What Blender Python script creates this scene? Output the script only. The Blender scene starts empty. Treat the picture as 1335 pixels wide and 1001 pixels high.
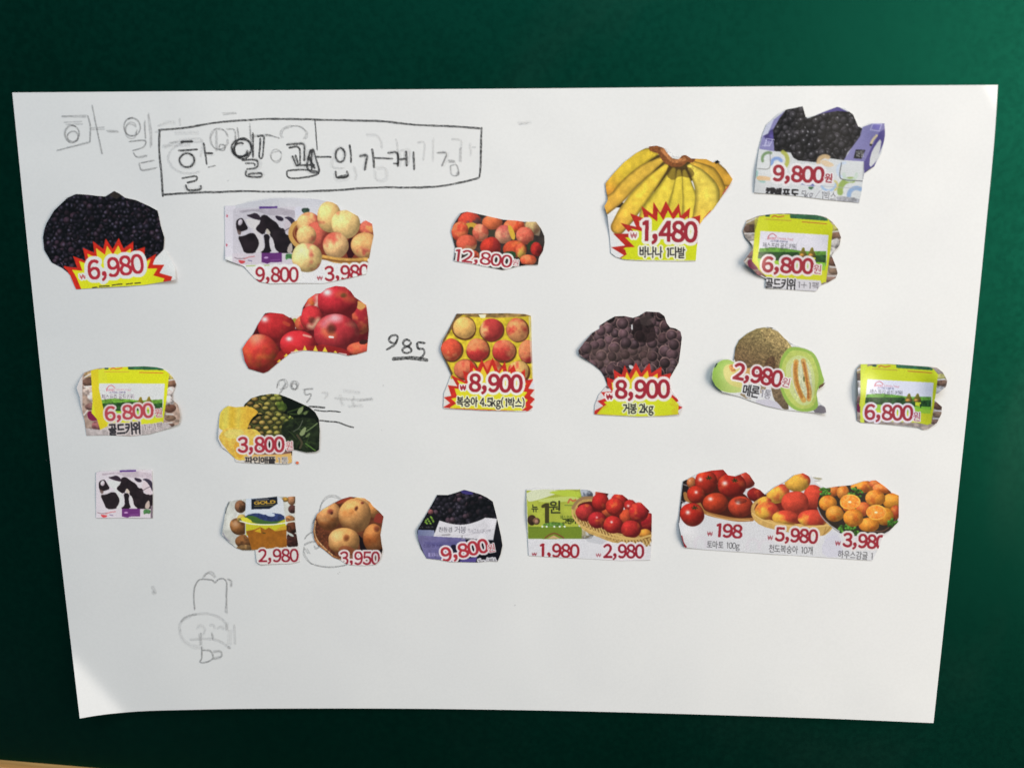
import bpy, math, random
import numpy as np
random.seed(5)
SC = bpy.context.scene
COL = SC.collection

# ------------------------------------------------------------------ camera, light, exposure
# plane frame: U right, V down, N into the board; world = (U, N, -V); the sheet is A3 (0.42 x 0.297 m)
SHW, SHH = 0.420, 0.2956
CORN = np.array([(16, 121), (1301, 111), (1217, 939), (104, 930)], float)
FPX, CXP, CYP = 1041.0, 667.5, 500.5
def _hom():
    Q = np.array([(0, 0), (SHW, 0), (SHW, SHH), (0, SHH)], float); A = []
    for (u, v), (x, y) in zip(Q, CORN):
        A.append([u, v, 1, 0, 0, 0, -x*u, -x*v, -x]); A.append([0, 0, 0, u, v, 1, -y*u, -y*v, -y])
    H = np.linalg.svd(np.array(A))[2][-1].reshape(3, 3)
    return H / H[2, 2]
_H = _hom()
_K = np.array([[FPX, 0, CXP], [0, FPX, CYP], [0, 0, 1]])
_B = np.linalg.inv(_K) @ _H
_s = 2/(np.linalg.norm(_B[:, 0]) + np.linalg.norm(_B[:, 1])); _B = _B*_s
if _B[2, 2] < 0: _B = -_B
_R = np.stack([_B[:, 0], _B[:, 1], np.cross(_B[:, 0], _B[:, 1])], 1)
_u, _, _v = np.linalg.svd(_R); _R = _u @ _v
_C = -_R.T @ _B[:, 2]                                    # camera centre in the plane frame
CAMPOS = (_C[0], _C[2], -_C[1])
def rayUVN(x, y):
    d = np.stack([(np.asarray(x, float)-CXP)/FPX, (np.asarray(y, float)-CYP)/FPX, np.ones(np.shape(x))], -1)
    return d @ _R                                        # rows: R^T d
def px2w(x, y, h):
    """photograph point -> world point on the plane h metres in front of the board"""
    d = rayUVN(x, y); t = (-np.asarray(h) - _C[2])/d[..., 2]
    P = _C + d*t[..., None]
    return np.stack([P[..., 0], P[..., 2], -P[..., 1]], -1)
from mathutils import Matrix, Vector
cam = bpy.data.cameras.new('camera'); camo = bpy.data.objects.new('camera', cam); COL.objects.link(camo)
def toW(v): return Vector((v[0], v[2], -v[1]))
xr, yd, zf = toW(_R[0]), toW(_R[1]), toW(_R[2])
M = Matrix((xr, -yd, -zf)).transposed().to_4x4(); M.translation = Vector(CAMPOS)
camo.matrix_world = M
cam.sensor_width = 36; cam.sensor_fit = 'HORIZONTAL'; cam.lens = 36*FPX/1335
cam.clip_start = 0.01; cam.clip_end = 50
cam.dof.use_dof = True; cam.dof.focus_distance = 0.368; cam.dof.aperture_fstop = 4.5
SC.camera = camo

def area(name, loc, target, sx, sy, energy, color):
    l = bpy.data.lights.new(name, 'AREA'); l.shape = 'RECTANGLE'; l.size = sx; l.size_y = sy
    l.energy = energy; l.color = color
    o = bpy.data.objects.new(name, l); COL.objects.link(o); o.location = loc
    o.rotation_euler = (Vector(target)-Vector(loc)).to_track_quat('-Z', 'Y').to_euler()
    return o
CEN = (0.21, 0, -0.15)
area('window_light', (1.12, -0.72, 0.14), CEN, 0.6, 1.3, 15.0, (1.0, 0.88, 0.73))
area('room_light', (0.15, -1.5, 1.7), CEN, 1.3, 0.8, 31.0, (0.86, 0.94, 1.0))
w = bpy.data.worlds.new('World'); SC.world = w; w.use_nodes = True
w.node_tree.nodes['Background'].inputs[0].default_value = (0.55, 0.84, 1.0, 1)
w.node_tree.nodes['Background'].inputs[1].default_value = 0.13
SC.view_settings.view_transform = 'Standard'; SC.view_settings.look = 'None'; SC.view_settings.exposure = 0.10

# ------------------------------------------------------------------ materials
def lin(c):
    c = np.asarray(c, float)/255.0
    return np.where(c <= 0.04045, c/12.92, ((c+0.055)/1.055)**2.4)
def mat(name, rough=0.6, spec=0.4):
    m = bpy.data.materials.new(name); m.use_nodes = True
    b = m.node_tree.nodes['Principled BSDF']
    b.inputs['Roughness'].default_value = rough; b.inputs['Specular IOR Level'].default_value = spec
    return m, m.node_tree, b
def noise_node(nt, scale, detail=4, coord='Object', dist=0.0):
    tc = nt.nodes.new('ShaderNodeTexCoord'); n = nt.nodes.new('ShaderNodeTexNoise')
    n.inputs['Scale'].default_value = scale; n.inputs['Detail'].default_value = detail
    n.inputs['Distortion'].default_value = dist
    nt.links.new(tc.outputs[coord], n.inputs['Vector']); return n
def ramp(nt, src, p0, c0, p1, c1):
    r = nt.nodes.new('ShaderNodeValToRGB'); e = r.color_ramp.elements
    e[0].position = p0; e[0].color = c0; e[1].position = p1; e[1].color = c1
    nt.links.new(src, r.inputs[0]); return r
def bump(nt, b, src, strength, dist):
    k = nt.nodes.new('ShaderNodeBump'); k.inputs['Strength'].default_value = strength; k.inputs['Distance'].default_value = dist
    nt.links.new(src, k.inputs['Height']); nt.links.new(k.outputs[0], b.inputs['Normal'])

M_PRINT, nt, b = mat('printed_flyer_paper', 0.30, 0.5)
at = nt.nodes.new('ShaderNodeAttribute'); at.attribute_name = 'print'
n = noise_node(nt, 2600, 2); r = ramp(nt, n.outputs['Fac'], 0.3, (0.86, 0.86, 0.86, 1), 0.7, (1.1, 1.1, 1.1, 1))
mx = nt.nodes.new('ShaderNodeMix'); mx.data_type = 'RGBA'; mx.blend_type = 'MULTIPLY'; mx.inputs[0].default_value = 1
nt.links.new(at.outputs['Color'], mx.inputs[6]); nt.links.new(r.outputs[0], mx.inputs[7])
nt.links.new(mx.outputs[2], b.inputs['Base Color'])

M_SHEET, nt, b = mat('white_drawing_paper', 0.75, 0.2)
n = noise_node(nt, 900, 5); r = ramp(nt, n.outputs['Fac'], 0.35, (0.772, 0.772, 0.786, 1), 0.65, (0.792, 0.792, 0.806, 1))
n2 = noise_node(nt, 14, 3, dist=0.6); r2 = ramp(nt, n2.outputs['Fac'], 0.35, (0.975, 0.975, 0.98, 1), 0.62, (1, 1, 1, 1))
mx = nt.nodes.new('ShaderNodeMix'); mx.data_type = 'RGBA'; mx.blend_type = 'MULTIPLY'; mx.inputs[0].default_value = 1
nt.links.new(r.outputs[0], mx.inputs[6]); nt.links.new(r2.outputs[0], mx.inputs[7])
nt.links.new(mx.outputs[2], b.inputs['Base Color'])
bump(nt, b, n.outputs['Fac'], 0.05, 0.0001)

def pencil_mat(name, lo, hi, cov):
    m, nt, b = mat(name, 0.5, 0.5)
    b.inputs['Base Color'].default_value = (lo, lo, lo*1.05, 1)
    n = noise_node(nt, 1500, 3); r = ramp(nt, n.outputs['Fac'], 0.32, (cov,)*3+(1,), 0.68, (cov*0.35,)*3+(1,))
    nt.links.new(r.outputs[0], b.inputs['Alpha']); return m
M_PENCIL = pencil_mat('dark_pencil', 0.04, 0, 0.92)
M_FAINT = pencil_mat('faint_pencil', 0.15, 0, 0.27)
M_GHOST = pencil_mat('erased_pencil', 0.28, 0, 0.10)

M_BOARD, nt, b = mat('green_enamel', 0.42, 0.5)
b.inputs['Metallic'].default_value = 0.98
n = noise_node(nt, 7, 5, dist=0.4); r = ramp(nt, n.outputs['Fac'], 0.3, (0.0012, 0.042, 0.026, 1), 0.7, (0.0022, 0.054, 0.035, 1))
nh = noise_node(nt, 3.2, 7, dist=1.4); rh = ramp(nt, nh.outputs['Fac'], 0.50, (0, 0, 0, 1), 0.80, (0.05, 0.05, 0.05, 1))
mh = nt.nodes.new('ShaderNodeMix'); mh.data_type = 'RGBA'; nt.links.new(rh.outputs[0], mh.inputs[0]); nt.links.new(r.outputs[0], mh.inputs[6]); mh.inputs[7].default_value = (0.25, 0.33, 0.30, 1)
nt.links.new(mh.outputs[2], b.inputs['Base Color'])
n = noise_node(nt, 420, 4); r3 = ramp(nt, n.outputs['Fac'], 0.35, (0.44,)*3+(1,), 0.7, (0.54,)*3+(1,))
nt.links.new(r3.outputs[0], b.inputs['Roughness']); bump(nt, b, n.outputs['Fac'], 0.12, 0.0002)

M_WOOD, nt, b = mat('pale_wood', 0.5, 0.4)
tc = nt.nodes.new('ShaderNodeTexCoord'); mp = nt.nodes.new('ShaderNodeMapping'); mp.inputs['Scale'].default_value = (6, 80, 80)
n = nt.nodes.new('ShaderNodeTexNoise'); n.inputs['Scale'].default_value = 3; n.inputs['Detail'].default_value = 6
nt.links.new(tc.outputs['Object'], mp.inputs[0]); nt.links.new(mp.outputs[0], n.inputs['Vector'])
r = ramp(nt, n.outputs['Fac'], 0.3, (0.42, 0.22, 0.07, 1), 0.7, (0.60, 0.36, 0.14, 1)); nt.links.new(r.outputs[0], b.inputs['Base Color'])

# ------------------------------------------------------------------ object helpers
def mesh_obj(name, verts, faces, m, parent=None, origin=None, color=None, smooth=False):
    verts = np.asarray(verts, np.float64)
    if origin is None: origin = np.zeros(3)
    me = bpy.data.meshes.new(name)
    v = (verts-origin).astype(np.float32)
    f = np.asarray(faces, np.int32)
    me.vertices.add(len(v)); me.vertices.foreach_set('co', v.ravel())
    k = f.shape[1]
    me.loops.add(f.size); me.loops.foreach_set('vertex_index', f.ravel())
    me.polygons.add(len(f)); me.polygons.foreach_set('loop_start', np.arange(0, f.size, k, dtype=np.int32))
    me.polygons.foreach_set('loop_total', np.full(len(f), k, np.int32))
    if smooth: me.polygons.foreach_set('use_smooth', np.ones(len(f), bool))
    if color is not None:
        a = me.color_attributes.new('print', 'FLOAT_COLOR', 'POINT')
        a.data.foreach_set('color', np.concatenate([color, np.ones((len(color), 1))], 1).astype(np.float32).ravel())
    me.update(calc_edges=True); me.validate()
    me.materials.append(m)
    o = bpy.data.objects.new(name, me); COL.objects.link(o)
    if parent is not None: o.parent = parent
    else: o.location = tuple(origin)
    return o
def tag(o, label=None, cat=None, group=None, kind=None):
    if label: o['label'] = label
    if cat: o['category'] = cat
    if group: o['group'] = group
    if kind: o['kind'] = kind
def box_obj(name, lo, hi, m, parent, origin, bev=0.0):
    import bmesh
    bm = bmesh.new(); bmesh.ops.create_cube(bm, size=1)
    lo, hi = np.array(lo), np.array(hi)
    for v in bm.verts: v.co = Vector((lo+hi)/2-origin) + Vector(np.array(v.co)*(hi-lo))
    if bev: bmesh.ops.bevel(bm, geom=bm.edges[:], offset=bev, segments=3, affect='EDGES')
    me = bpy.data.meshes.new(name); bm.to_mesh(me); bm.free(); me.materials.append(m)
    o = bpy.data.objects.new(name, me); COL.objects.link(o); o.parent = parent; return o

# ------------------------------------------------------------------ chalkboard
bo = bpy.data.objects.new('chalkboard', None); COL.objects.link(bo); bo.location = (0.2, 0.02, -0.36)
tag(bo, 'dark green glossy chalkboard behind the white sheet, with a pale wooden rail below', 'chalkboard')
ORG = np.array((0.2, 0.02, -0.36))
box_obj('panel', (-0.75, 0.0, -0.3585), (1.15, 0.012, 0.62), M_BOARD, bo, ORG)
# the rail runs very slightly out of line with the picture, so it shows only at the lower left
ra = px2w(np.array([0.0]), np.array([990.0]), np.array([0.0]))[0]
rb = px2w(np.array([130.0]), np.array([1001.0]), np.array([0.0]))[0]
ang = math.atan2(rb[2]-ra[2], rb[0]-ra[0])
import bmesh
def rail():
    bm = bmesh.new(); bmesh.ops.create_cube(bm, size=1)
    for v in bm.verts: v.co = Vector((v.co.x*1.9, v.co.y*0.03, v.co.z*0.05))
    bmesh.ops.bevel(bm, geom=bm.edges[:], offset=0.003, segments=3, affect='EDGES')
    me = bpy.data.meshes.new('wooden_rail'); bm.to_mesh(me); bm.free(); me.materials.append(M_WOOD)
    o = bpy.data.objects.new('wooden_rail', me); COL.objects.link(o); o.parent = bo
    mid = Vector((ra[0], 0, ra[2])) - Vector((math.cos(ang+math.pi/2), 0, math.sin(ang+math.pi/2)))*0.025 + Vector((math.cos(ang), 0, math.sin(ang)))*0.2
    o.location = (mid.x-ORG[0], 0.009-ORG[1], mid.z-ORG[2]); o.rotation_euler = (0, -ang, 0)
rail()

# ------------------------------------------------------------------ the white sheet
def sheet_h(x, y):
    """height of the sheet above the board, metres, over photograph coordinates"""
    x = np.asarray(x, float); y = np.asarray(y, float)
    h = 0.0034 + 0.0014*np.sin((x-80)/150.0+y/900.0)*np.sin((y+250)/460.0) + 0.0006*np.sin(x/410.0+1.0+y/600.0)
    h = h + 0.00013*np.sin(x/37.0+2*np.sin(y/61.0))*np.sin(y/43.0+1.5*np.sin(x/71.0))+0.00008*np.sin(x/19.0+y/45.0)*np.sin(y/83.0+x/160.0)
    fade = np.clip((700-y)/260, 0, 1)
    soft = np.logaddexp(0, (238-x)/14.0)*14.0                       # left third tilted back: invented slope standing in for a soft shadow's edge
    h = h - soft*0.000013*fade
    soft = np.logaddexp(0, (x-1150)/25.0)*25.0  # right side given an added tilt, to darken it like a soft shadow
    h = h + soft*0.0000230*np.clip((950-y)/500, 0.1, 1)
    # lower-left corner is bent forward along a crease from (100,805) to (178,930)
    nx, ny = -(930-862), (162-101); L = math.hypot(nx, ny); d = ((x-101)*nx + (y-862)*ny)/L
    h = h + np.logaddexp(0, d/3.2)*3.2*0.00015
    # upper-right tip is bent back
    nx, ny = (146-111), -(1300-1282); L = math.hypot(nx, ny); d = ((x-1283)*nx + (y-111)*ny)/L
    h = h - np.logaddexp(0, d/1.2)*1.2*0.00012
    return np.maximum(h, 0.0004)
def interp(pts, n):
    p = np.array(pts, float); t = np.linspace(0, 1, len(p)) if False else np.concatenate([[0], np.cumsum(np.hypot(*np.diff(p, axis=0).T))]); t /= t[-1]
    # cubic Hermite through the points
    m = np.gradient(p, t, axis=0); q = np.linspace(0, 1, n); k = np.clip(np.searchsorted(t, q, 'right')-1, 0, len(t)-2)
    d = (t[k+1]-t[k]); s = ((q-t[k])/d)[:, None]; d = d[:, None]
    return (2*s**3-3*s**2+1)*p[k] + (s**3-2*s**2+s)*d*m[k] + (-2*s**3+3*s**2)*p[k+1] + (s**3-s**2)*d*m[k+1]
NU, NV = 241, 171
top = interp([(16, 121), (330, 118.5), (660, 116), (1000, 113), (1301, 111)], NU)
bot = interp([(104, 936), (128, 932), (165, 928), (260, 924.5), (420, 923), (700, 925.5), (950, 932), (1100, 937), (1217, 942)], NU)
lef = interp([(16, 121), (43, 390), (74, 680), (95, 860), (104, 936)], NV)
rig = interp([(1301, 111), (1298, 160), (1285, 300), (1240, 730), (1217, 942)], NV)
u = np.linspace(0, 1, NU)[None, :, None]; v = np.linspace(0, 1, NV)[:, None, None]
Pq = (1-v)*top[None] + v*bot[None] + (1-u)*lef[:, None] + u*rig[:, None] \
   - ((1-u)*(1-v)*top[0] + u*(1-v)*top[-1] + (1-u)*v*bot[0] + u*v*bot[-1])
X, Y = Pq[..., 0], Pq[..., 1]
SV = px2w(X, Y, sheet_h(X, Y)).reshape(-1, 3)
idx = np.arange(NU*NV).reshape(NV, NU)
fr = np.stack([idx[:-1, :-1], idx[1:, :-1], idx[1:, 1:], idx[:-1, 1:]], -1).reshape(-1, 4)
back = SV + np.array([0, 0.00008, 0]); nb = len(SV)
ring = np.concatenate([idx[0, :], idx[1:, -1], idx[-1, -2::-1], idx[-2:0:-1, 0]]); r2_ = np.roll(ring, -1)
nr = len(ring); k_ = np.arange(nr); kn = (k_+1) % nr; sk = np.stack([k_, kn, kn+nr, k_+nr], -1)+2*nb     # the cut edge has its own vertices, so it shades flat
SORG = px2w(np.array([660.0]), np.array([930.0]), np.array([0.002]))[0]
sheet = mesh_obj('paper_sheet', np.concatenate([SV, back, SV[ring], back[ring]]), np.concatenate([fr, fr[:, ::-1]+nb, sk]), M_SHEET, origin=SORG, smooth=False)
tag(sheet, 'large white paper sheet with pencil writing, fixed to the green board under all the clippings', 'paper sheet')

# ------------------------------------------------------------------ pencil strokes on the sheet
LAY = [0]
def smooth_line(p, closed=False, n=7):
    p = np.array(p, float)
    if len(p) < 3: return p
    q = np.concatenate([[2*p[0]-p[1]], p, [2*p[-1]-p[-2]]]); out = []
    for i in range(1, len(q)-2):
        for t in np.linspace(0, 1, n, endpoint=False):
            a, b_, c, d = q[i-1], q[i], q[i+1], q[i+2]
            out.append(0.5*((2*b_)+(-a+c)*t+(2*a-5*b_+4*c-d)*t*t+(-a+3*b_-3*c+d)*t**3))
    out.append(p[-1]); return np.array(out)
def strokes(name, tr, lines, width, m, curved=True):
    """one written character or drawn figure: thin ribbons of graphite lying on the sheet"""
    x0, y0, s = tr; V, Fc = [], []; width *= {M_PENCIL: 1.4, M_FAINT: 1.4, M_GHOST: 2.2}[m]
    if m in (M_FAINT, M_GHOST):      # gone over more than once, and half rubbed out
        rj = np.random.RandomState(len(lines)); lines = list(lines)+[[(q[0]+o_[0]+rj.normal(0, 0.4)/s, q[1]+o_[1]+rj.normal(0, 0.4)/s) for q in l] for l in lines if isinstance(l, list) for o_ in [rj.normal(0, 1.1, 2)/s]]
    for ln in lines:
        w_ = width
        if isinstance(ln, tuple) and isinstance(ln[0], (int, float)) and len(ln) == 2 and isinstance(ln[1], list): w_, ln = ln[0]*width, ln[1]
        p = np.array(ln, float)*s + (x0, y0)
        if curved: p = smooth_line(p)
        # resample to about 1.5 px with a little tremor
        t = np.concatenate([[0], np.cumsum(np.hypot(*np.diff(p, axis=0).T))])
        k = max(2, int(t[-1]/1.5)+1); q = np.linspace(0, t[-1], k)
        p = np.stack([np.interp(q, t, p[:, 0]), np.interp(q, t, p[:, 1])], 1)
        tr_ = np.cumsum(np.random.RandomState(len(V)+int(p[0, 0]*7)).normal(0, 0.07, p.shape), 0); tr_ -= np.linspace(0, 1, k)[:, None]*tr_[-1]
        p = p + tr_
        d = np.gradient(p, axis=0); d /= np.maximum(np.hypot(*d.T), 1e-6)[:, None]; nn = np.stack([-d[:, 1], d[:, 0]], 1)
        rs = np.random.RandomState(int(abs(p[0, 1])*13)); ww = w_*(0.85+0.3*np.interp(np.arange(k), np.arange(0, k+6, 6), rs.rand(len(np.arange(0, k+6, 6)))))/2
        ww[0] *= 0.5; ww[-1] *= 0.4
        LAY[0] += 1; hh = 0.00004 + 0.0000012*(LAY[0] % 40)
        b0 = len(V)
        L_, R_ = p+nn*ww[:, None], p-nn*ww[:, None]
        for a_, c_, i in zip(L_, R_, range(k)):
            V.append((a_[0], a_[1], hh+1e-8*i)); V.append((c_[0], c_[1], hh+1e-8*i))
            if i: Fc.append((b0+2*i-2, b0+2*i, b0+2*i+1, b0+2*i-1))
    V = np.array(V); W = px2w(V[:, 0], V[:, 1], sheet_h(V[:, 0], V[:, 1])+V[:, 2])
    return mesh_obj(name, W, Fc, m, parent=sheet, origin=SORG)
_strokes = strokes
def strokes(name, tr, lines, width, m, curved=True):
    if name == 'handwritten_syllable': _strokes('pencil_smudge', tr, lines[::2], width*1.3, M_GHOST, curved)      # graphite rubbed along the strokes
    return _strokes(name, tr, lines, width, m, curved)
def circ(cx, cy, rx, ry=None, a0=0, a1=360, n=14):
    ry = ry or rx
    return [(cx+rx*math.cos(math.radians(a)), cy+ry*math.sin(math.radians(a))) for a in np.linspace(a0, a1, n)]
A4 = (60, 135, 360/1335); A5 = (340, 135, 360/1335); A6 = (340, 410, 280/1335); A7 = (180, 730, 160/1068); A8 = (395, 635, 115/1046)
PW = 2.0
# the box drawn round the title
strokes('drawn_frame', (0, 0, 1), [[(206, 170), (240, 167.5), (285, 161), (330, 157.5), (378, 156.5), (430, 157.5), (490, 159), (540, 163.5), (590, 165), (627, 168)],
    [(628, 166), (627, 185), (626.5, 212), (625, 232)], [(625, 232), (600, 238), (558, 244), (490, 244), (430, 248), (380, 249), (300, 249), (250, 251), (213, 254)],
    [(208, 169), (207, 195), (210, 225), (212.5, 257)]], PW, M_PENCIL)
strokes('handwritten_syllable', A4, [[(650, 186), (712, 183)], [(638, 228), (735, 222)], circ(682, 275, 36, 34, -60, 320), [(762, 190), (770, 240), (778, 298)], [(770, 240), (808, 242)],
    [(655, 362), (722, 352), (725, 372), (680, 384)], [(675, 392), (690, 418), (745, 415), (748, 395)]], 1.9, M_PENCIL)
strokes('handwritten_syllable', A4, [circ(945, 215, 48, 42, -90, 280), circ(952, 218, 40, 50, 20, 360), circ(940, 225, 34, 34, 0, 300), [(1018, 160), (1052, 160), (1050, 210), (1044, 262), (1030, 258), (1034, 205), (1036, 165)],
    [(945, 275), (990, 272), (1022, 278), (1018, 310), (968, 318)], [(962, 290), (1005, 290), (1010, 305)], [(968, 322), (970, 350), (1035, 355), (1040, 338), (990, 340), (975, 345)], [(1000, 140), (1002, 262)]], 1.8, M_PENCIL)
strokes('handwritten_syllable', A4, [[(1160, 200), (1210, 195), (1245, 198), (1250, 245), (1248, 280)], [(1172, 215), (1222, 214), (1228, 280), (1226, 300)], [(1190, 252), (1212, 305)], [(1205, 248), (1222, 300)],
    [(1280, 222), (1268, 262), (1262, 310), (1290, 335), (1318, 330), (1305, 270), (1288, 222), (1284, 325)], [(1165, 325), (1168, 352), (1200, 362), (1300, 348), (1316, 330), (1240, 322), (1165, 325)], [(1210, 300), (1300, 298)], [(1305, 258), (1382, 260)], [(1268, 255), (1300, 318)]], 1.9, M_PENCIL)
strokes('drawn_line', A4, [[(1300, 75), (1306, 150), (1312, 228)]], 1.3, M_PENCIL)
strokes('handwritten_syllable', A5, [circ(385, 250, 23, 33, -60, 320), [(430, 198), (436, 245), (436, 288)], [(362, 325), (368, 358), (420, 352), (415, 325)], (1.4, [(372, 357), (425, 350)])], 2.0, M_PENCIL)
strokes('handwritten_syllable', A5, [[(475, 255), (512, 252), (508, 290), (502, 326)], [(538, 218), (545, 268), (548, 314)], (0.8, [(546, 264), (640, 268)])], 2.1, M_PENCIL)
strokes('handwritten_syllable', A5, [[(612, 240), (655, 238), (664, 268), (662, 308)], [(668, 272), (700, 268)], [(702, 228), (706, 305)], [(738, 232), (742, 324)], (0.7, [(640, 290), (668, 292)])], 2.1, M_PENCIL)
strokes('handwritten_syllable', A5, [[(848, 240), (895, 240), (888, 275), (872, 305)], [(968, 212), (968, 285)], [(905, 275), (940, 280)], [(918, 300), (925, 345), (955, 345), (948, 300), (920, 302)], (1.8, [(945, 335), (960, 344)])], 1.5, M_FAINT)
strokes('faint_syllable', A4, [[(75, 62), (200, 58)], [(85, 92), (175, 88)], circ(128, 150, 34, 42, -100, 300), circ(128, 160, 26, 26, 0, 360), [(200, 58), (212, 110), (212, 190)], [(50, 230), (120, 212), (212, 190)],
    [(222, 12), (245, 110), (270, 248)], [(215, 118), (285, 115)]], 1.5, M_FAINT)
strokes('faint_syllable', A4, [circ(415, 115, 40, 44, -120, 280), circ(412, 125, 28, 34, 0, 330), [(492, 52), (500, 130), (505, 215)], [(478, 80), (482, 170)], [(402, 185), (478, 180), (470, 212), (418, 228)], [(420, 235), (440, 258), (490, 250)], [(455, 290), (520, 275)], [(450, 285), (465, 320), (538, 310)], [(290, 132), (350, 134)]], 1.5, M_FAINT)
strokes('faint_syllable', A4, [[(540, 110), (590, 88), (625, 90)], [(570, 210), (640, 180), (750, 175), (745, 260)], [(645, 72), (648, 110)], [(600, 190), (760, 188)], circ(690, 265, 100, 75, 60, 250), [(620, 140), (740, 138)], [(560, 210), (700, 205)], [(525, 140), (560, 130)]], 1.4, M_GHOST)
strokes('faint_syllable', A4, [circ(835, 170, 42, 50, 0, 350), [(840, 200), (865, 205), (860, 228), (838, 225), (840, 200)], [(765, 240), (805, 244)], [(780, 310), (820, 300)], [(870, 125), (910, 130), (915, 200)], [(820, 130), (822, 235)], [(925, 115), (935, 180)], [(985, 95), (1000, 260)], [(985, 155), (1090, 152)], [(1060, 150), (1130, 168)]], 1.5, M_FAINT)
strokes('faint_syllable', A4, [circ(1195, 148, 62, 40, 150, 400), circ(1112, 250, 26, 28, 0, 350), [(850, 48), (920, 44)]], 1.4, M_FAINT)
strokes('faint_syllable', A5, [[(505, 155), (555, 158), (580, 185), (584, 220)], [(652, 170), (660, 205), (662, 300)], [(450, 300), (462, 340), (460, 372)], [(560, 320), (605, 318), (606, 372), (562, 372), (555, 325)], [(755, 190), (790, 195), (785, 280)], [(835, 165), (832, 275)], [(1012, 190), (1018, 250)], [(1020, 212), (1040, 210)], [(920, 172), (965, 180), (968, 220)],
    [(665, 232), (715, 232), (712, 300)], [(1245, 100), (1310, 96)], [(352, 260), (352, 310), (410, 312)]], 1.4, M_GHOST)
strokes('handwritten_number', A6, [[(850, 155), (835, 178), (805, 172), (798, 150), (818, 130), (845, 130), (850, 150), (835, 185), (805, 205), (778, 220)]], 2.1, M_PENCIL)
strokes('handwritten_number', A6, [[(930, 165), (905, 155), (885, 168), (890, 190), (925, 205), (935, 225), (910, 240), (882, 232), (885, 210), (925, 190), (935, 168)]], 2.1, M_PENCIL)
strokes('handwritten_number', A6, [[(1025, 178), (975, 176), (978, 212), (1010, 215), (1015, 240), (1000, 264), (985, 268)]], 2.1, M_PENCIL)
strokes('underline', A6, [[(815, 276), (930, 270), (1042, 284)]], 3.6, M_PENCIL)
strokes('faint_number', A6, [circ(130, 435, 26, 30, -200, 120), [(156, 425), (140, 460), (118, 492)], circ(205, 440, 22, 25, -40, 330), circ(208, 450, 16, 20, 0, 350), [(262, 468), (328, 463)], [(268, 468), (275, 500), (312, 495), (300, 525), (282, 550)], [(105, 430), (100, 460)]], 1.5, M_FAINT)
strokes('underline', A6, [[(295, 572), (340, 574), (402, 578)]], 1.8, M_PENCIL)
strokes('underline', A6, [[(330, 592), (400, 600), (440, 598), (498, 606)], (1.2, [(360, 658), (430, 664), (480, 668), (530, 688), (580, 702)])], 1.2, M_PENCIL)
strokes('faint_number', A6, [[(488, 495), (495, 540), (510, 572)], [(578, 505), (568, 540), (580, 576)], [(455, 520), (560, 528), (700, 526)], [(510, 480), (620, 490)], [(380, 480), (420, 490), (400, 520)], [(600, 540), (690, 520)], [(545, 575), (640, 570)]], 1.5, M_GHOST)
strokes('faint_drawing', A7, [[(495, 430), (485, 340), (492, 240), (520, 180), (560, 163), (640, 168), (670, 190), (700, 160), (745, 158), (772, 200), (768, 300), (765, 410)], [(560, 160), (590, 120), (630, 118), (670, 155)], [(760, 400), (762, 460)], [(780, 160), (815, 180), (815, 235)]], 1.6, M_FAINT)
strokes('faint_drawing', A7, [circ(565, 590, 205, 125, 165, 370), [(365, 600), (390, 680), (470, 740), (570, 740)], [(450, 690), (620, 685), (720, 710), (800, 765)], [(780, 540), (782, 620)], [(840, 560), (845, 740)], [(810, 600), (805, 740)],
    [(510, 580), (545, 560), (585, 595), (560, 640), (525, 640)], [(620, 570), (655, 560), (670, 600)], [(680, 600), (720, 580), (745, 610)]], 1.6, M_GHOST)
strokes('faint_drawing', A7, [[(555, 745), (553, 850), (540, 885), (600, 885), (650, 850), (630, 790), (560, 780)], [(650, 850), (725, 835), (720, 790), (650, 790)], [(530, 640), (540, 740)], [(640, 640), (650, 690)]], 1.6, M_FAINT)
strokes('faint_drawing', A7, [(1.4, [(372, 540), (395, 505), (440, 482), (510, 470)]), (2, [(780, 752), (808, 768)])], 1.5, M_FAINT)
strokes('pencil_smudge', A7, [[(128, 220), (140, 260), (160, 292)], [(120, 285), (160, 290)]], 2.2, M_GHOST)
strokes('drawn_loop', A8, [[(205, 265), (220, 190), (260, 125), (320, 97), (390, 102), (450, 135)], [(190, 290), (205, 262)], [(155, 350), (125, 400), (110, 440)], [(15, 620), (50, 570), (120, 530)], [(10, 690), (70, 660), (145, 650)], [(10, 700), (20, 790), (90, 895), (200, 932), (340, 942), (460, 932), (530, 905)], [(130, 680), (150, 715), (200, 695)], [(60, 790), (20, 720)]], 1.4, M_FAINT)
strokes('pencil_smudge', (0, 0, 1), [[(675, 163), (688, 161.5)]], 0.8, M_GHOST)
strokes('pencil_smudge', (0, 0, 1), [[(671, 788), (672.5, 788.5)], [(440, 747), (441.5, 748)], [(499, 502), (500.5, 502.5)], [(497, 560), (498, 560.5)], [(296, 236), (297.5, 236.5)], [(60, 600), (61, 601)]], 1.6, M_FAINT)

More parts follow.
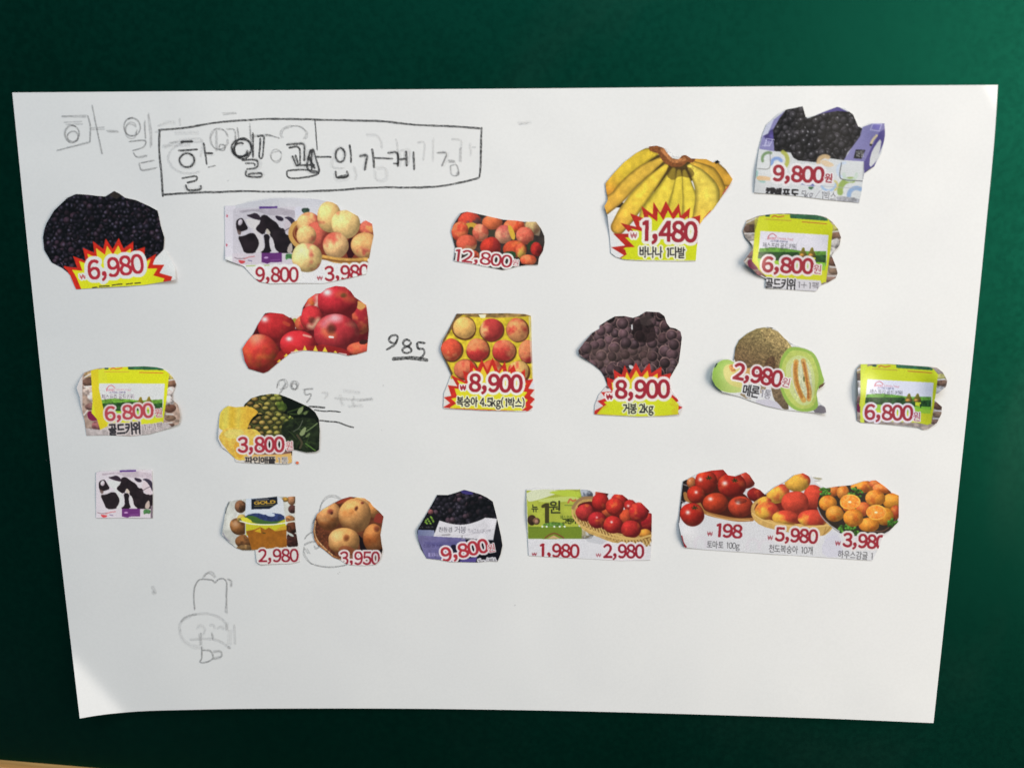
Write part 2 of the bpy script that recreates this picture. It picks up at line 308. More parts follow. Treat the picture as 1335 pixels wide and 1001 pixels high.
# ------------------------------------------------------------------ the printing press: colours for each clipping's grid
D = 0.35           # sample spacing in photograph pixels; a vertex stands at every second sample
def vnoise(X, Y, s, seed=0):
    x, y = X/s, Y/s; xi, yi = np.floor(x).astype(np.int64), np.floor(y).astype(np.int64)
    fx, fy = x-xi, y-yi; fx = fx*fx*(3-2*fx); fy = fy*fy*(3-2*fy)
    def h(a, b_):
        k = (a*374761393 + b_*668265263 + seed*974634777) & 0xffffffff
        k = ((k ^ (k >> 13))*1274126177) & 0xffffffff
        return ((k ^ (k >> 16)) & 0xffff)/65535.0
    return (h(xi, yi)*(1-fx)+h(xi+1, yi)*fx)*(1-fy) + (h(xi, yi+1)*(1-fx)+h(xi+1, yi+1)*fx)*fy
def inpoly(X, Y, P):
    P = np.asarray(P, float); m = np.zeros(X.shape, bool); j = len(P)-1
    for i in range(len(P)):
        x1, y1 = P[i]; x2, y2 = P[j]; j = i
        if y1 == y2: continue
        m ^= ((y1 > Y) != (y2 > Y)) & (X < (x2-x1)*(Y-y1)/(y2-y1)+x1)
    return m
def chaikin(P, n=2):
    P = np.asarray(P, float)
    for _ in range(n):
        Q = np.roll(P, -1, 0); P = np.stack([0.75*P+0.25*Q, 0.25*P+0.75*Q], 1).reshape(-1, 2)
    return P
_glyph = {}
def glyphs(s):
    if s == '\uff11' and s not in _glyph:      # the flyer's figure one has no foot
        _glyph[s] = np.array([[(.25, 0), (.345, 0), (.345, .73)], [(.25, 0), (.345, .73), (.25, .73)], [(.25, .73), (.25, .63), (.13, .60)], [(.25, .73), (.13, .60), (.13, .66)]], float)
    if s not in _glyph:
        c = bpy.data.curves.new('lettering', 'FONT'); c.body = s; c.resolution_u = 5
        o = bpy.data.objects.new('lettering', c); COL.objects.link(o)
        bpy.context.view_layer.update()
        me = bpy.data.meshes.new_from_object(o.evaluated_get(bpy.context.evaluated_depsgraph_get()))
        me.calc_loop_triangles()
        v = np.array([tuple(q.co)[:2] for q in me.vertices]); t = np.array([tuple(q.vertices) for q in me.loop_triangles])
        bpy.data.objects.remove(o); bpy.data.curves.remove(c); bpy.data.meshes.remove(me)
        _glyph[s] = v[t]
    return _glyph[s]
def run(txt):
    """lays the characters out one by one, in the printed face's tight rhythm"""
    x = 0.0; out = []
    for ch in txt:
        if ch == ' ': x += 0.26; continue
        g = glyphs(chr(ord(ch)+0xFEE0) if '!' <= ch <= '~' else ch).copy(); lo = g[..., 0].min(); wd = g[..., 0].max()-lo
        if ch.isdigit(): g[..., 0] += x+0.275-(lo+wd/2)+(0.03 if ch == '1' else 0); x += 0.55
        elif ch in ',.': g[..., 0] += x+0.07-lo; x += wd+0.19
        elif '!' <= ch <= '~': g[..., 0] += x+0.03-lo; x += wd+0.07
        else: g[..., 0] += x+0.03-lo; x += wd+0.075
        out.append(g)
    return np.concatenate(out)
RED = (158, 38, 50); BLK = (38, 36, 38); CRM = (232, 228, 222)
class Clip:
    def __init__(s, x0, y0, sc, outline, white=(222, 222, 222), seed=1, sm=0):
        s.x0, s.y0, s.sc = x0, y0, sc; s.out = np.array(outline, float)
        if sm: s.out = chaikin(s.out, sm)
        s.dz = D/sc; lo = s.out.min(0)-3*s.dz; hi = s.out.max(0)+3*s.dz
        nx = int((hi[0]-lo[0])/s.dz/2)*2+3; ny = int((hi[1]-lo[1])/s.dz/2)*2+3
        s.gx = lo[0]+np.arange(nx)*s.dz; s.gy = lo[1]+np.arange(ny)*s.dz
        s.X, s.Y = np.meshgrid(s.gx, s.gy)
        s.C = np.empty((ny, nx, 3)); s.C[:] = white; s.I = np.zeros((ny, nx), int)
        s.parts = [None]; s.cur = 0; s.clip = None; s.rs = np.random.RandomState(seed)
    def part(s, name):
        if name is None: s.cur = 0
        else: s.parts.append(name); s.cur = len(s.parts)-1
        return s
    def reg(s, a, b_, c, d):
        i0 = int(np.clip((a-s.gx[0])/s.dz-1, 0, len(s.gx))); i1 = int(np.clip((b_-s.gx[0])/s.dz+2, 0, len(s.gx)))
        j0 = int(np.clip((c-s.gy[0])/s.dz-1, 0, len(s.gy))); j1 = int(np.clip((d-s.gy[0])/s.dz+2, 0, len(s.gy)))
        return (slice(j0, j1), slice(i0, i1))
    def put(s, sl, m, col, a=1.0):
        m = m.astype(float)*a
        if s.clip is not None: m = m*s.clip[sl]
        col = np.asarray(col, float)
        s.C[sl] = s.C[sl]*(1-m[..., None]) + col*m[..., None]
        s.I[sl] = np.where(m > 0.5, s.cur, s.I[sl])
    def P(s, pts, col, sm=0, a=1.0, name=None, tex=None, grad=None):
        """filled shape; tex = (scale, amount) mottles it; grad = (x1,y1,x2,y2,colour2)"""
        if name: s.part(name)
        p = chaikin(pts, sm) if sm else np.array(pts, float)
        sl = s.reg(p[:, 0].min(), p[:, 0].max(), p[:, 1].min(), p[:, 1].max()); X, Y = s.X[sl], s.Y[sl]
        if X.size == 0: return
        c = np.zeros(X.shape+(3,))+np.array(col, float)
        if grad:
            gx, gy = grad[2]-grad[0], grad[3]-grad[1]; t = np.clip(((X-grad[0])*gx+(Y-grad[1])*gy)/(gx*gx+gy*gy), 0, 1)[..., None]
            c = c*(1-t)+np.array(grad[4], float)*t
        if tex: c = c*(1+tex[1]*(vnoise(X, Y, tex[0], 3)+vnoise(X, Y, tex[0]*0.45, 8)-1))[..., None]
        s.put(sl, inpoly(X, Y, p), c, a)
    def F(s, cx, cy, rx, ry=None, col=(200, 60, 40), rot=0, c2=None, b=0.5, bs=None, hl=None, dk=0.42, L=(-0.45, -0.6), name=None, gam=1.0, a=1.0, seed=None, side=None, bright=1.12, soft=0, wob=0.15):
        """a printed round fruit: shaded ball, blotched with a second colour, optional highlight"""
        if name: s.part(name)
        ry = ry or rx; R = max(rx, ry); sl = s.reg(cx-R, cx+R, cy-R, cy+R); X, Y = s.X[sl], s.Y[sl]
        if X.size == 0: return
        ca, sa = math.cos(math.radians(rot)), math.sin(math.radians(rot))
        u, v_ = ((X-cx)*ca+(Y-cy)*sa)/rx, (-(X-cx)*sa+(Y-cy)*ca)/ry
        r2 = (u*u+v_*v_)*(1+wob*2*(vnoise(X, Y, R*0.9, int(cx+cy))-0.5)); m = np.clip((1-r2)*R/s.dz/2*0.8+0.5, 0, 1) if not soft else np.clip((1-r2)/soft, 0, 1); nz = np.sqrt(np.clip(1-r2, 0, 1))
        nxw, nyw = u*ca-v_*sa, u*sa+v_*ca
        lz = 0.75; ln = math.sqrt(L[0]**2+L[1]**2+lz*lz); dt = np.clip((nxw*L[0]+nyw*L[1]+nz*lz)/ln, 0, 1)
        c = np.zeros(X.shape+(3,))+np.array(col, float)
        sd = seed if seed is not None else int(cx*3+cy*7)
        if c2 is not None:
            bs = bs or R*0.7; t = vnoise(X, Y, bs, sd)*0.65+vnoise(X, Y, bs*0.35, sd+1)*0.35
            if side: t = t*0.55 + 0.45*np.clip(0.5+0.5*(nxw*side[0]+nyw*side[1]), 0, 1)
            t = np.clip((t-(1-b))*4+0.5, 0, 1)[..., None]; c = c*(1-t)+np.array(c2, float)*t
        dk = dk+0.14; sh = (dk+(bright*1.05-dk)*dt**gam)*(1+0.16*(vnoise(X, Y, R*0.3, sd+5)-0.5)+0.12*(vnoise(X, Y, R*0.11, sd+9)-0.5)); c = c*sh[..., None]
        if hl:
            hx, hy, hr, hi = hl[:4]; hc = np.array(hl[4] if len(hl) > 4 else (245, 240, 232), float)
            q = np.exp(-(((nxw-hx)**2+(nyw-hy)**2)/(hr*hr)))*hi; q = np.clip(q, 0, 1)[..., None]; c = c*(1-q)+hc*q
        s.put(sl, m, np.clip(c, 0, 255), a)
    def S(s, pts, w_, col, a=1.0, sm=True, name=None, soft=0.6):
        if name: s.part(name)
        p = smooth_line(pts, n=5) if sm and len(pts) > 2 else np.array(pts, float)
        sl = s.reg(p[:, 0].min()-w_, p[:, 0].max()+w_, p[:, 1].min()-w_, p[:, 1].max()+w_); X, Y = s.X[sl], s.Y[sl]
        if X.size == 0: return
        d = np.full(X.shape, 1e9)
        for (ax, ay), (bx, by) in zip(p[:-1], p[1:]):
            vx, vy = bx-ax, by-ay; L2 = vx*vx+vy*vy+1e-9; t = np.clip(((X-ax)*vx+(Y-ay)*vy)/L2, 0, 1)
            d = np.minimum(d, np.hypot(X-ax-t*vx, Y-ay-t*vy))
        s.put(sl, np.clip((w_/2-d)/(s.dz*soft*2)+0.5, 0, 1), col, a)
    def tmask(s, txt, x, y, h, w_, rot):
        T = run(txt); lo, hi = T.reshape(-1, 2).min(0), T.reshape(-1, 2).max(0)
        q = T.copy(); q[..., 0] = (q[..., 0]-lo[0])*w_/(hi[0]-lo[0]); q[..., 1] = -q[..., 1]*h/0.729
        ca, sa = math.cos(math.radians(rot)), math.sin(math.radians(rot))
        px = x+q[..., 0]*ca-q[..., 1]*sa; py = y+q[..., 0]*sa+q[..., 1]*ca
        g = h*0.5; sl = s.reg(px.min()-g, px.max()+g, py.min()-g, py.max()+g); X, Y = s.X[sl], s.Y[sl]; m = np.zeros(X.shape, bool)
        if X.size == 0: return sl, m
        gx, gy = X[0], Y[:, 0]
        for tx, ty in zip(px, py):
            i0, i1 = np.searchsorted(gx, tx.min()), np.searchsorted(gx, tx.max())+1
            j0, j1 = np.searchsorted(gy, ty.min()), np.searchsorted(gy, ty.max())+1
            xx, yy = X[j0:j1, i0:i1], Y[j0:j1, i0:i1]
            e = [(tx[(k+1) % 3]-tx[k])*(yy-ty[k])-(ty[(k+1) % 3]-ty[k])*(xx-tx[k]) for k in range(3)]
            m[j0:j1, i0:i1] |= ((e[0] >= 0) & (e[1] >= 0) & (e[2] >= 0)) | ((e[0] <= 0) & (e[1] <= 0) & (e[2] <= 0))
        return sl, m
    def dil(s, m, r):
        k = int(r/s.dz)
        if k < 1: return m
        o = m.copy()
        for dx in range(-k, k+1):
            hy = int(math.sqrt((r/s.dz)**2-dx*dx)) if (r/s.dz)**2 > dx*dx else 0
            for dy in (range(-hy, hy+1) if k < 4 else sorted({-hy, -hy//2, 0, hy//2, hy})):
                a_ = np.zeros_like(m); ys, xs = max(dy, 0), max(dx, 0); ye, xe = m.shape[0]+min(dy, 0), m.shape[1]+min(dx, 0)
                a_[ys:ye, xs:xe] = m[ys-dy:ye-dy, xs-dx:xe-dx]; o |= a_
        return o
    def T(s, txt, x, y, h, w_, rot=0, col=RED, bold=0.0, oc=None, orad=0, name='price_lettering', a=1.0):
        sl, m = s.tmask(txt, x, y, h, w_, rot)
        m = s.dil(m, bold*1.05)
        if oc is not None:
            mo = s.dil(m, orad); s.part(name); s.put(sl, mo, oc, 0.96)
        else: s.part(name)
        s.put(sl, m, col, a)
    def burst(s, tips, cen, inner=0.80, red=(190, 38, 22), c1=(226, 214, 30), c0=(236, 150, 30), name='starburst', off=(0, 0)):
        P_ = np.array(tips, float); s.part(name); s.P(P_, red, tex=(30, 0.12))
        Q = np.array(cen)+(P_-np.array(cen))*inner+np.array(off)
        sl = s.reg(Q[:, 0].min(), Q[:, 0].max(), Q[:, 1].min(), Q[:, 1].max()); X, Y = s.X[sl], s.Y[sl]
        top_, bot_ = Q[:, 1].min(), Q[:, 1].max(); t = np.clip((Y-top_)/(0.45*(bot_-top_)), 0, 1)[..., None]
        s.put(sl, inpoly(X, Y, Q), np.array(c0, float)*(1-t)+np.array(c1, float)*t)
    def grapes(s, poly, r, col, var, hl, hlc=(150, 150, 160), hr=0.22, dk=0.25, rimc=None, sm=1, bg=(14, 12, 14), c2=None, name='printed_grapes', pack=1.45):
        s.part(name); p = chaikin(poly, sm); s.P(p, bg); old = s.clip
        cm = inpoly(s.X, s.Y, p); s.clip = cm if old is None else cm*old
        lo, hi = p.min(0), p.max(0); C = []
        y = lo[1]-r; k = 0
        while y < hi[1]+r:
            x = lo[0]-r+(k % 2)*r*pack/2
            while x < hi[0]+r: C.append((x+s.rs.normal(0, r*0.28), y+s.rs.normal(0, r*0.28))); x += r*pack
            y += r*pack*0.82; k += 1
        s.rs.shuffle(C)
        for x, y in C:
            v_ = 1+s.rs.uniform(-var, var); cc = np.array(c2 if (c2 is not None and s.rs.rand() < 0.25) else col, float)*v_
            rr = r*s.rs.uniform(0.85, 1.12)
            if rimc is not None: s.F(x, y, rr*1.04, rr*1.0, rimc, dk=0.55)
            s.F(x, y, rr*0.93, rr*0.93*s.rs.uniform(0.88, 1.05), cc, rot=s.rs.uniform(0, 90), dk=dk, hl=(s.rs.uniform(-0.4, 0.1), s.rs.uniform(-0.5, -0.1), hr, hl*s.rs.uniform(0.1, 1)**1.3, hlc))
        s.clip = old
    def grain(s, poly, scale, amt, sm=0):
        p = chaikin(poly, sm) if sm else np.array(poly, float)
        sl = s.reg(p[:, 0].min(), p[:, 0].max(), p[:, 1].min(), p[:, 1].max()); X, Y = s.X[sl], s.Y[sl]
        m = inpoly(X, Y, p); f = 1+amt*(vnoise(X, Y, scale, 21)-0.5)*2*m
        s.C[sl] = np.clip(s.C[sl]*f[..., None], 0, 255)
    def build(s, label, seen_white, lifts=(), white_to=0.77, shift=0.0):
        C = s.C.copy()
        for ax in (0, 1):
            C = (np.roll(C, 1, ax)+2*C+np.roll(C, -1, ax))/4
        Vc = C[::2, ::2]; ny, nx = Vc.shape[:2]
        k = white_to/lin(seen_white)
        lum = Vc.mean(-1, keepdims=True); Vc = lum+(Vc-lum)*0.93; Vc = Vc*1.0     # process inks are a little duller than they look
        A = np.clip(lin(np.clip(Vc, 0, 255))*k, 0.002, 0.88)
        Xv, Yv = s.X[::2, ::2].copy(), s.Y[::2, ::2].copy()
        keep = inpoly(s.X[1:-1:2, 1:-1:2], s.Y[1:-1:2, 1:-1:2], s.out); cid = s.I[1:-1:2, 1:-1:2]
        keep = keep[:ny-1, :nx-1]; cid = cid[:ny-1, :nx-1]
        kp = np.pad(keep, 1); cnt = kp[:-1, :-1].astype(int)+kp[1:, :-1]+kp[:-1, 1:]+kp[1:, 1:]
        bj, bi = np.nonzero((cnt > 0) & (cnt < 4))
        px, py = Xv[bj, bi], Yv[bj, bi]; best = np.full(len(px), 1e18); qx, qy = px.copy(), py.copy()
        P_ = s.out
        for i in range(len(P_)):
            ax, ay = P_[i-1]; bx, by = P_[i]; vx, vy = bx-ax, by-ay; L2 = vx*vx+vy*vy+1e-12
            t = np.clip(((px-ax)*vx+(py-ay)*vy)/L2, 0, 1); cx, cy = ax+t*vx, ay+t*vy; d = (cx-px)**2+(cy-py)**2
            u_ = d < best; best[u_] = d[u_]; qx[u_] = cx[u_]; qy[u_] = cy[u_]
        Xv[bj, bi] = qx; Yv[bj, bi] = qy
        # the strip along the cut takes the colour from just inside, so no pale fringe
        PX, PY = s.x0+Xv*s.sc, s.y0+Yv*s.sc
        hh = sheet_h(PX, PY)+0.00016
        hh = hh+0.00030*vnoise(PX+PY*0.4, PY, 38.0, 4)+0.00012*vnoise(PX, PY+PX*0.3, 15.0, 9)     # dried glue leaves it cockled
        for (lx, ly, amt, rad) in lifts:
            lx, ly = s.x0+lx*s.sc, s.y0+ly*s.sc
            hh = hh + amt*0.001*np.exp(-((PX-lx)**2+(PY-ly)**2)/(2*(rad*s.sc)**2))
        Wd = px2w(PX, PY, hh)
        vid = np.arange(ny*nx).reshape(ny, nx); Wf = Wd.reshape(-1, 3); Af = A.reshape(-1, 3)
        quads = np.stack([vid[:-1, :-1], vid[1:, :-1], vid[1:, 1:], vid[:-1, 1:]], -1)
        ol = px2w(s.x0+s.out[:, 0].mean(keepdims=True)*s.sc, s.y0+s.out[:, 1].max(keepdims=True)*s.sc, np.array([0.002]))[0]
        # thickness: a skirt along the cut
        e = []
        kk = keep
        j, i = np.nonzero(kk & ~np.pad(kk, 1)[1:-1, :-2]); e.append(np.stack([vid[j, i], vid[j+1, i]], 1))
        j, i = np.nonzero(kk & ~np.pad(kk, 1)[1:-1, 2:]); e.append(np.stack([vid[j+1, i+1], vid[j, i+1]], 1))
        j, i = np.nonzero(kk & ~np.pad(kk, 1)[:-2, 1:-1]); e.append(np.stack([vid[j, i+1], vid[j, i]], 1))
        j, i = np.nonzero(kk & ~np.pad(kk, 1)[2:, 1:-1]); e.append(np.stack([vid[j+1, i], vid[j+1, i+1]], 1))
        e = np.concatenate(e)
        def sub(q): 
            uq, inv = np.unique(q, return_inverse=True); return uq, inv.reshape(q.shape)
        # small islands of a part id belong to the card
        ids, n_ = np.unique(cid[keep], return_counts=True); small = [i for i, c in zip(ids, n_) if c < 25]
        for i in small: cid = np.where(cid == i, 0, cid)
        q0 = quads[keep & (cid == 0)]; uq, f0 = sub(np.concatenate([q0, np.stack([e[:, 0], e[:, 1], e[:, 1], e[:, 0]], 1)]) if len(q0) else e[:, [0, 1, 1, 0]])
        V0 = Wf[uq]; C0 = Af[uq]; nq = len(q0); ee = f0[nq:]; base = len(V0)
        ue, ke = sub(ee[:, :2]); ne = len(ue); low = np.concatenate([V0[ue], V0[ue]+np.array([0, 0.00010, 0])])
        sk = np.stack([ke[:, 0], ke[:, 1], ke[:, 1]+ne, ke[:, 0]+ne], 1)[:, ::-1]+base
        wl = np.tile(np.array([[0.62, 0.62, 0.61]]), (2*ne, 1))
        F0 = np.concatenate([f0[:nq], sk]) if nq else sk
        root = mesh_obj('flyer_clipping', np.concatenate([V0, low]), F0, M_PRINT, origin=ol, color=np.concatenate([C0, wl]))
        tag(root, label, 'clipping', 'price clippings glued to the sheet')
        for i in np.unique(cid[keep]):
            if i == 0: continue
            uq, f = sub(quads[keep & (cid == i)])
            mesh_obj(s.parts[i], Wf[uq], f, M_PRINT, parent=root, origin=ol, color=Af[uq])
        return root

#@@CLIPS
# ------------------------------------------------------------------ 1. black grapes, 6,980
c = Clip(40, 230, 200/1251, [(100,500),(110,440),(128,385),(190,280),(300,175),(370,145),(460,150),(540,160),(610,165),(650,140),(680,120),(720,140),(770,175),(860,195),(960,240),(1035,280),(1060,400),(1090,500),(1085,595),(1110,610),(1178,752),(1182,840),(1140,850),(930,885),(650,902),(370,920),(340,855),(325,810),(300,780),(255,745),(170,700),(140,650),(110,600)], (200,203,200), 2)
c.grapes([(60,500),(120,370),(190,260),(300,150),(380,120),(600,140),(680,90),(780,150),(880,180),(1050,260),(1110,500),(1080,600),(1000,690),(900,760),(500,860),(300,800),(150,720),(80,600)], 27, (15,13,19), 0.5, 0.62, (112,112,140), 0.42, 0.15, sm=0, bg=(5,4,7), c2=(34,24,32), pack=1.35)
c.P([(640,160),(680,118),(740,160),(700,185)], (48,44,36), a=0.7)
c.part(None); c.P([(1090,595),(1185,760),(1185,850),(1090,800),(1000,700),(1020,660)], (205,210,206))
c.burst([(280,735),(378,745),(345,650),(448,690),(425,583),(518,622),(506,528),(592,592),(612,506),(668,592),(718,503),(758,590),(838,530),(835,610),(932,575),(925,690),(1025,632),(995,722),(1090,722),(1050,788),(1155,818),(1140,860),(930,890),(370,925),(325,815)], (690,800), 0.86, red=(186,36,20), c1=(208,210,24), c0=(226,178,40), off=(0,18))
c.S([(280,740),(350,800),(360,850),(300,790)], 20, (186,36,20), sm=False)
c.T('₩', 402, 842, 42, 55, -7, oc=CRM, orad=12, bold=0.8)
c.T('6,980', 478, 842, 150, 452, -7.5, oc=CRM, orad=28, bold=6)
for x0, x1, y in ((505,540,908),(560,640,897),(665,690,888),(700,745,882),(780,800,880),(810,830,876),(850,895,872)): c.S([(x0,y),(x1,y-4)], 9, BLK, name='product_lettering', sm=False)
c.build('black grape clipping with a starburst price, at the left edge of the sheet', (182,192,190), [(1170,800,1.2,90),(150,300,0.5,150)])

# ------------------------------------------------------------------ 2. wrapped grapes and a basket of peaches
def spotted(c, ax, ay, ox, oy, part='printed_wrapped_grapes'):
    t = lambda L: [(x*ax+ox, y*ay+oy) for x, y in L]; K = (34,26,30)
    def g(L, f=1.10):
        mx_, my_ = sum(p[0] for p in L)/len(L), sum(p[1] for p in L)/len(L); return t([(mx_+(x-mx_)*f, my_+(y-my_)*f) for x, y in L])
    c.P(t([(180,185),(250,170),(1045,150),(1050,885),(175,885)]), (192,188,194), name=part)
    c.P(t([(270,190),(1030,160),(1045,330),(900,250),(700,270),(480,200),(270,240)]), (170,164,172), sm=1, tex=(90,0.1))
    c.P(g([(225,350),(250,315),(310,300),(345,360),(388,430),(330,455),(265,470),(228,430)]), K, sm=1)
    c.F(280*ax+ox, 350*ay+oy, 30*ax, 40*ay, (176,168,176), rot=20, dk=0.8)
    c.P(t([(228,430),(300,470),(280,520),(245,500)]), (84,64,58), sm=1, a=0.8)
    c.P(t([(350,260),(420,250),(495,225),(560,275),(570,330),(470,310)]), (48,38,48), sm=1)
    c.P(t([(340,300),(560,320),(540,380),(510,440),(430,430),(380,380)]), (206,202,200), sm=1)
    c.P(g([(255,535),(330,535),(430,490),(505,520),(535,610),(520,670),(485,735),(345,738),(310,650)]), K, sm=1, tex=(60,0.25))
    c.P(t([(430,430),(520,440),(590,520),(615,690),(560,738),(480,740),(530,670),(545,600),(500,520)]), (200,196,196), sm=1)
    c.P(g([(575,290),(640,268),(720,330),(790,370),(820,430),(880,430),(900,520),(1050,510),(1055,745),(850,745),(760,700),(745,600),(700,520),(660,420),(620,520),(520,455),(520,420),(575,370)]), K, sm=1, tex=(70,0.3))
    c.P(t([(600,500),(690,500),(690,640),(720,745),(545,745),(620,690),(618,600)]), (30,24,28), sm=1)
    c.P(t([(632,455),(655,425),(700,480),(690,505),(650,505)]), (186,178,164), sm=1)
    c.P(t([(680,560),(715,530),(750,610),(760,690),(830,745),(730,745),(690,670)]), (196,192,194), sm=1)
    c.P(t([(750,258),(880,285),(880,340),(800,330)]), (44,36,50), sm=1)
    c.P(t([(880,290),(960,272),(1052,330),(1052,500),(1010,400),(950,320)]), (52,46,62), sm=1)
    c.P(t([(880,420),(905,310),(960,330),(1010,420),(1035,480),(1035,540),(930,500)]), (188,180,186), sm=1)
    c.S(t([(885,475),(940,435),(1005,405)]), 9*ax, (70,60,70))
    c.P(t([(925,740),(945,650),(1000,600),(1005,740)]), (172,160,150), sm=1)
    c.P(t([(540,150),(795,146),(795,172),(545,178)]), (86,56,128))
    c.P(t([(170,748),(1052,742),(1052,890),(170,890)]), (196,188,194))
    c.P(t([(575,742),(858,738),(858,858),(700,862),(660,880),(575,860)]), (96,44,108), name='purple_label')
    c.P(t([(600,805),(640,785),(680,800),(640,815)]), (190,150,200), sm=1); c.S(t([(700,835),(830,828)]), 7*ax, (140,90,150))
    c.P(t([(905,755),(960,748),(1020,760),(1010,825),(950,810),(910,838)]), (66,116,66), sm=1, tex=(22,0.4), name='green_logo')
    c.S(t([(200,800),(260,815),(380,805)]), 9*ax, (110,90,96), name='small_lettering'); c.S(t([(330,820),(400,795),(478,785)]), 13*ax, (186,110,112))
    c.P(t([(245,830),(300,835),(360,845),(330,875),(280,880)]), (196,66,70), sm=1); c.S(t([(390,835),(440,845)]), 12*ax, (110,100,140))
c = Clip(280, 250, 220/1335, [(80,112),(165,112),(300,75),(470,52),(640,50),(790,58),(870,72),(930,85),(1080,165),(1245,255),(1257,345),(1235,450),(1215,560),(1197,650),(1080,680),(860,725),(640,722),(440,728),(350,712),(310,680),(230,590),(150,560),(82,535)], (214,214,214), 3)
c.P([(80,115),(470,50),(800,55),(880,75),(880,240),(80,200)], (188,189,194), grad=(300,60,300,220,(204,203,206)))
c.P([(80,112),(165,112),(160,500),(80,520)], (206,202,208))
spotted(c, 0.57, 0.62, 42, 25)
c.part(None); c.S([(250,588),(430,582)], 10, (170,186,120))
for x, y in ((95,190),(92,420)): c.P([(x,y-12),(x+10,y),(x+4,y+16),(x-4,y+8)], (190,70,90))
c.P([(630,120),(690,120),(760,200),(700,230),(640,190)], (196,196,206), sm=1); c.P([(684,130),(755,128),(740,190),(690,165)], (46,66,54), sm=1, tex=(16,0.5))
c.P([(600,300),(640,235),(700,200),(1245,255),(1257,345),(1210,575),(1050,572),(880,548),(680,470),(610,400)], (120,52,34), sm=1, name='printed_basket')
c.P([(1040,370),(1140,360),(1100,530),(1040,520)], (50,14,18), sm=1)
c.S([(668,238),(625,262),(600,315),(605,365),(640,415),(700,455)], 34, (196,150,78)); c.S([(660,262),(630,300),(635,350),(680,400)], 10, (150,96,50))
PE = (224,174,110); PR = (200,92,72)
def peach(x, y, rx, ry, b=0.35, col=PE, **k): c.F(x, y, rx, ry, col, c2=k.pop('c2', PR), b=b, dk=0.50, L=(-0.4,-0.5), name='printed_peach', **k)
peach(745, 250, 92, 92, 0.35, side=(1,-0.3)); peach(800, 345, 90, 110, 0.75, col=(214,150,96), side=(1,0.2)); peach(725, 350, 80, 85, 0.30, side=(0,1))
peach(1215, 290, 70, 62, 0.45, (226,150,84)); peach(905, 205, 96, 122, 0.22, (224,182,112)); peach(1040, 258, 112, 116, 0.12, (228,190,120))
c.P([(860,330),(920,330),(870,420),(850,470),(830,430)], (120,40,34), sm=1, a=0.6)
peach(1190, 430, 112, 108, 0.2, (212,158,96)); peach(958, 425, 104, 104, 0.42, (226,178,118), side=(-0.5,-0.6))
c.part('printed_basket'); c.P([(850,498),(950,520),(1060,528),(1212,522),(1205,572),(1060,576),(940,562),(845,530)], (196,148,70), tex=(40,0.2)); c.S([(850,530),(1000,552),(1205,556)], 16, (136,90,44))
peach(735, 520, 120, 118, 0.22, (228,192,120), hl=(-0.4,-0.4,0.6,0.35,(255,246,200)))
c.T('9,800', 325, 712, 112, 335, 0, oc=(224,220,216), orad=22, bold=4.2)
c.T('₩', 808, 700, 34, 46, 0, bold=1.7); c.T('3,980', 873, 706, 112, 350, -3, oc=(224,222,216), orad=18, bold=4.2)
c.part(None); c.P([(430,722),(860,722),(860,760),(430,760)], (214,214,210))
c.build('black and white wrapped grapes beside a basket of pale peaches, on one clipping', (204,205,200), [(500,50,1.4,160),(90,560,0.6,80)])

# ------------------------------------------------------------------ 3. red peaches 12,800
c = Clip(570, 260, 160/1335, [(153,350),(175,280),(215,215),(260,150),(320,135),(380,145),(470,165),(600,195),(720,222),(860,232),(945,245),(1075,245),(1130,320),(1165,400),(1168,470),(1150,560),(1108,630),(1095,712),(980,712),(880,728),(790,752),(715,768),(600,745),(500,725),(420,708),(300,690),(178,668),(190,600),(195,520),(175,450)], (206,206,206), 4)
c.P([(100,100),(1200,100),(1200,800),(100,800)], (52,44,40), tex=(60,0.4), name='printed_leaves')
R1, R2, Y1 = (196,66,44), (226,110,66), (206,160,60)
def rp(x, y, rx, ry, col=R1, c2=R2, b=0.5, **k): c.F(x, y, rx, ry, col, c2=c2, b=b, dk=0.5, name='printed_peach', **k)
c.P([(940,240),(1090,240),(1130,330),(1100,420),(950,300)], (120,104,84), sm=1)
rp(1035, 300, 80, 90, (186,160,104), (150,110,80)); rp(840, 290, 115, 85, (206,74,42)); rp(600, 250, 110, 80, (214,104,60)); rp(345, 240, 125, 100, (190,62,44), (100,66,66), 0.3)
c.P([(300,260),(420,250),(450,330),(360,350),(310,300)], (190,150,50), sm=1, name='printed_leaves'); c.P([(340,300),(400,300),(390,400),(340,370)], (60,56,30), sm=1); c.P([(560,330),(640,330),(640,420),(560,420)], (60,56,42), sm=1)
rp(245, 350, 92, 108, (206,70,48)); rp(470, 365, 90, 95, (196,88,66), (214,130,96), 0.4); rp(955, 395, 100, 95, (204,92,70), (220,124,92), 0.4)
rp(722, 385, 100, 102, (206,142,108), (190,86,76), 0.45, side=(0,-1)); c.P([(760,290),(800,275),(850,380),(845,440),(810,440)], (206,164,50), sm=1, name='printed_leaves')
rp(320, 480, 110, 95, (200,84,60), (216,150,100), 0.35, side=(0.6,0.7)); rp(580, 520, 115, 105, (180,48,34), (150,40,36), 0.5)
rp(840, 540, 130, 95, (190,70,42), (206,130,60), 0.35, side=(0.3,-0.8)); c.P([(720,570),(850,560),(860,640),(740,640)], (40,70,40), sm=1, name='printed_leaves')
rp(910, 560, 56, 82, (200,84,52), (206,170,70), 0.5, side=(0,1)); c.P([(980,480),(1040,440),(1090,470),(1010,560),(975,540)], (44,58,36), sm=1, name='printed_leaves'); rp(1080, 545, 62, 78, (170,40,34), (90,20,24), 0.4, side=(1,0.6)); rp(990, 660, 88, 58, (206,80,50)); rp(400, 620, 60, 60, (150,50,40))
c.P([(880,620),(920,700),(1000,712),(880,730)], (24,22,24), name='printed_leaves')
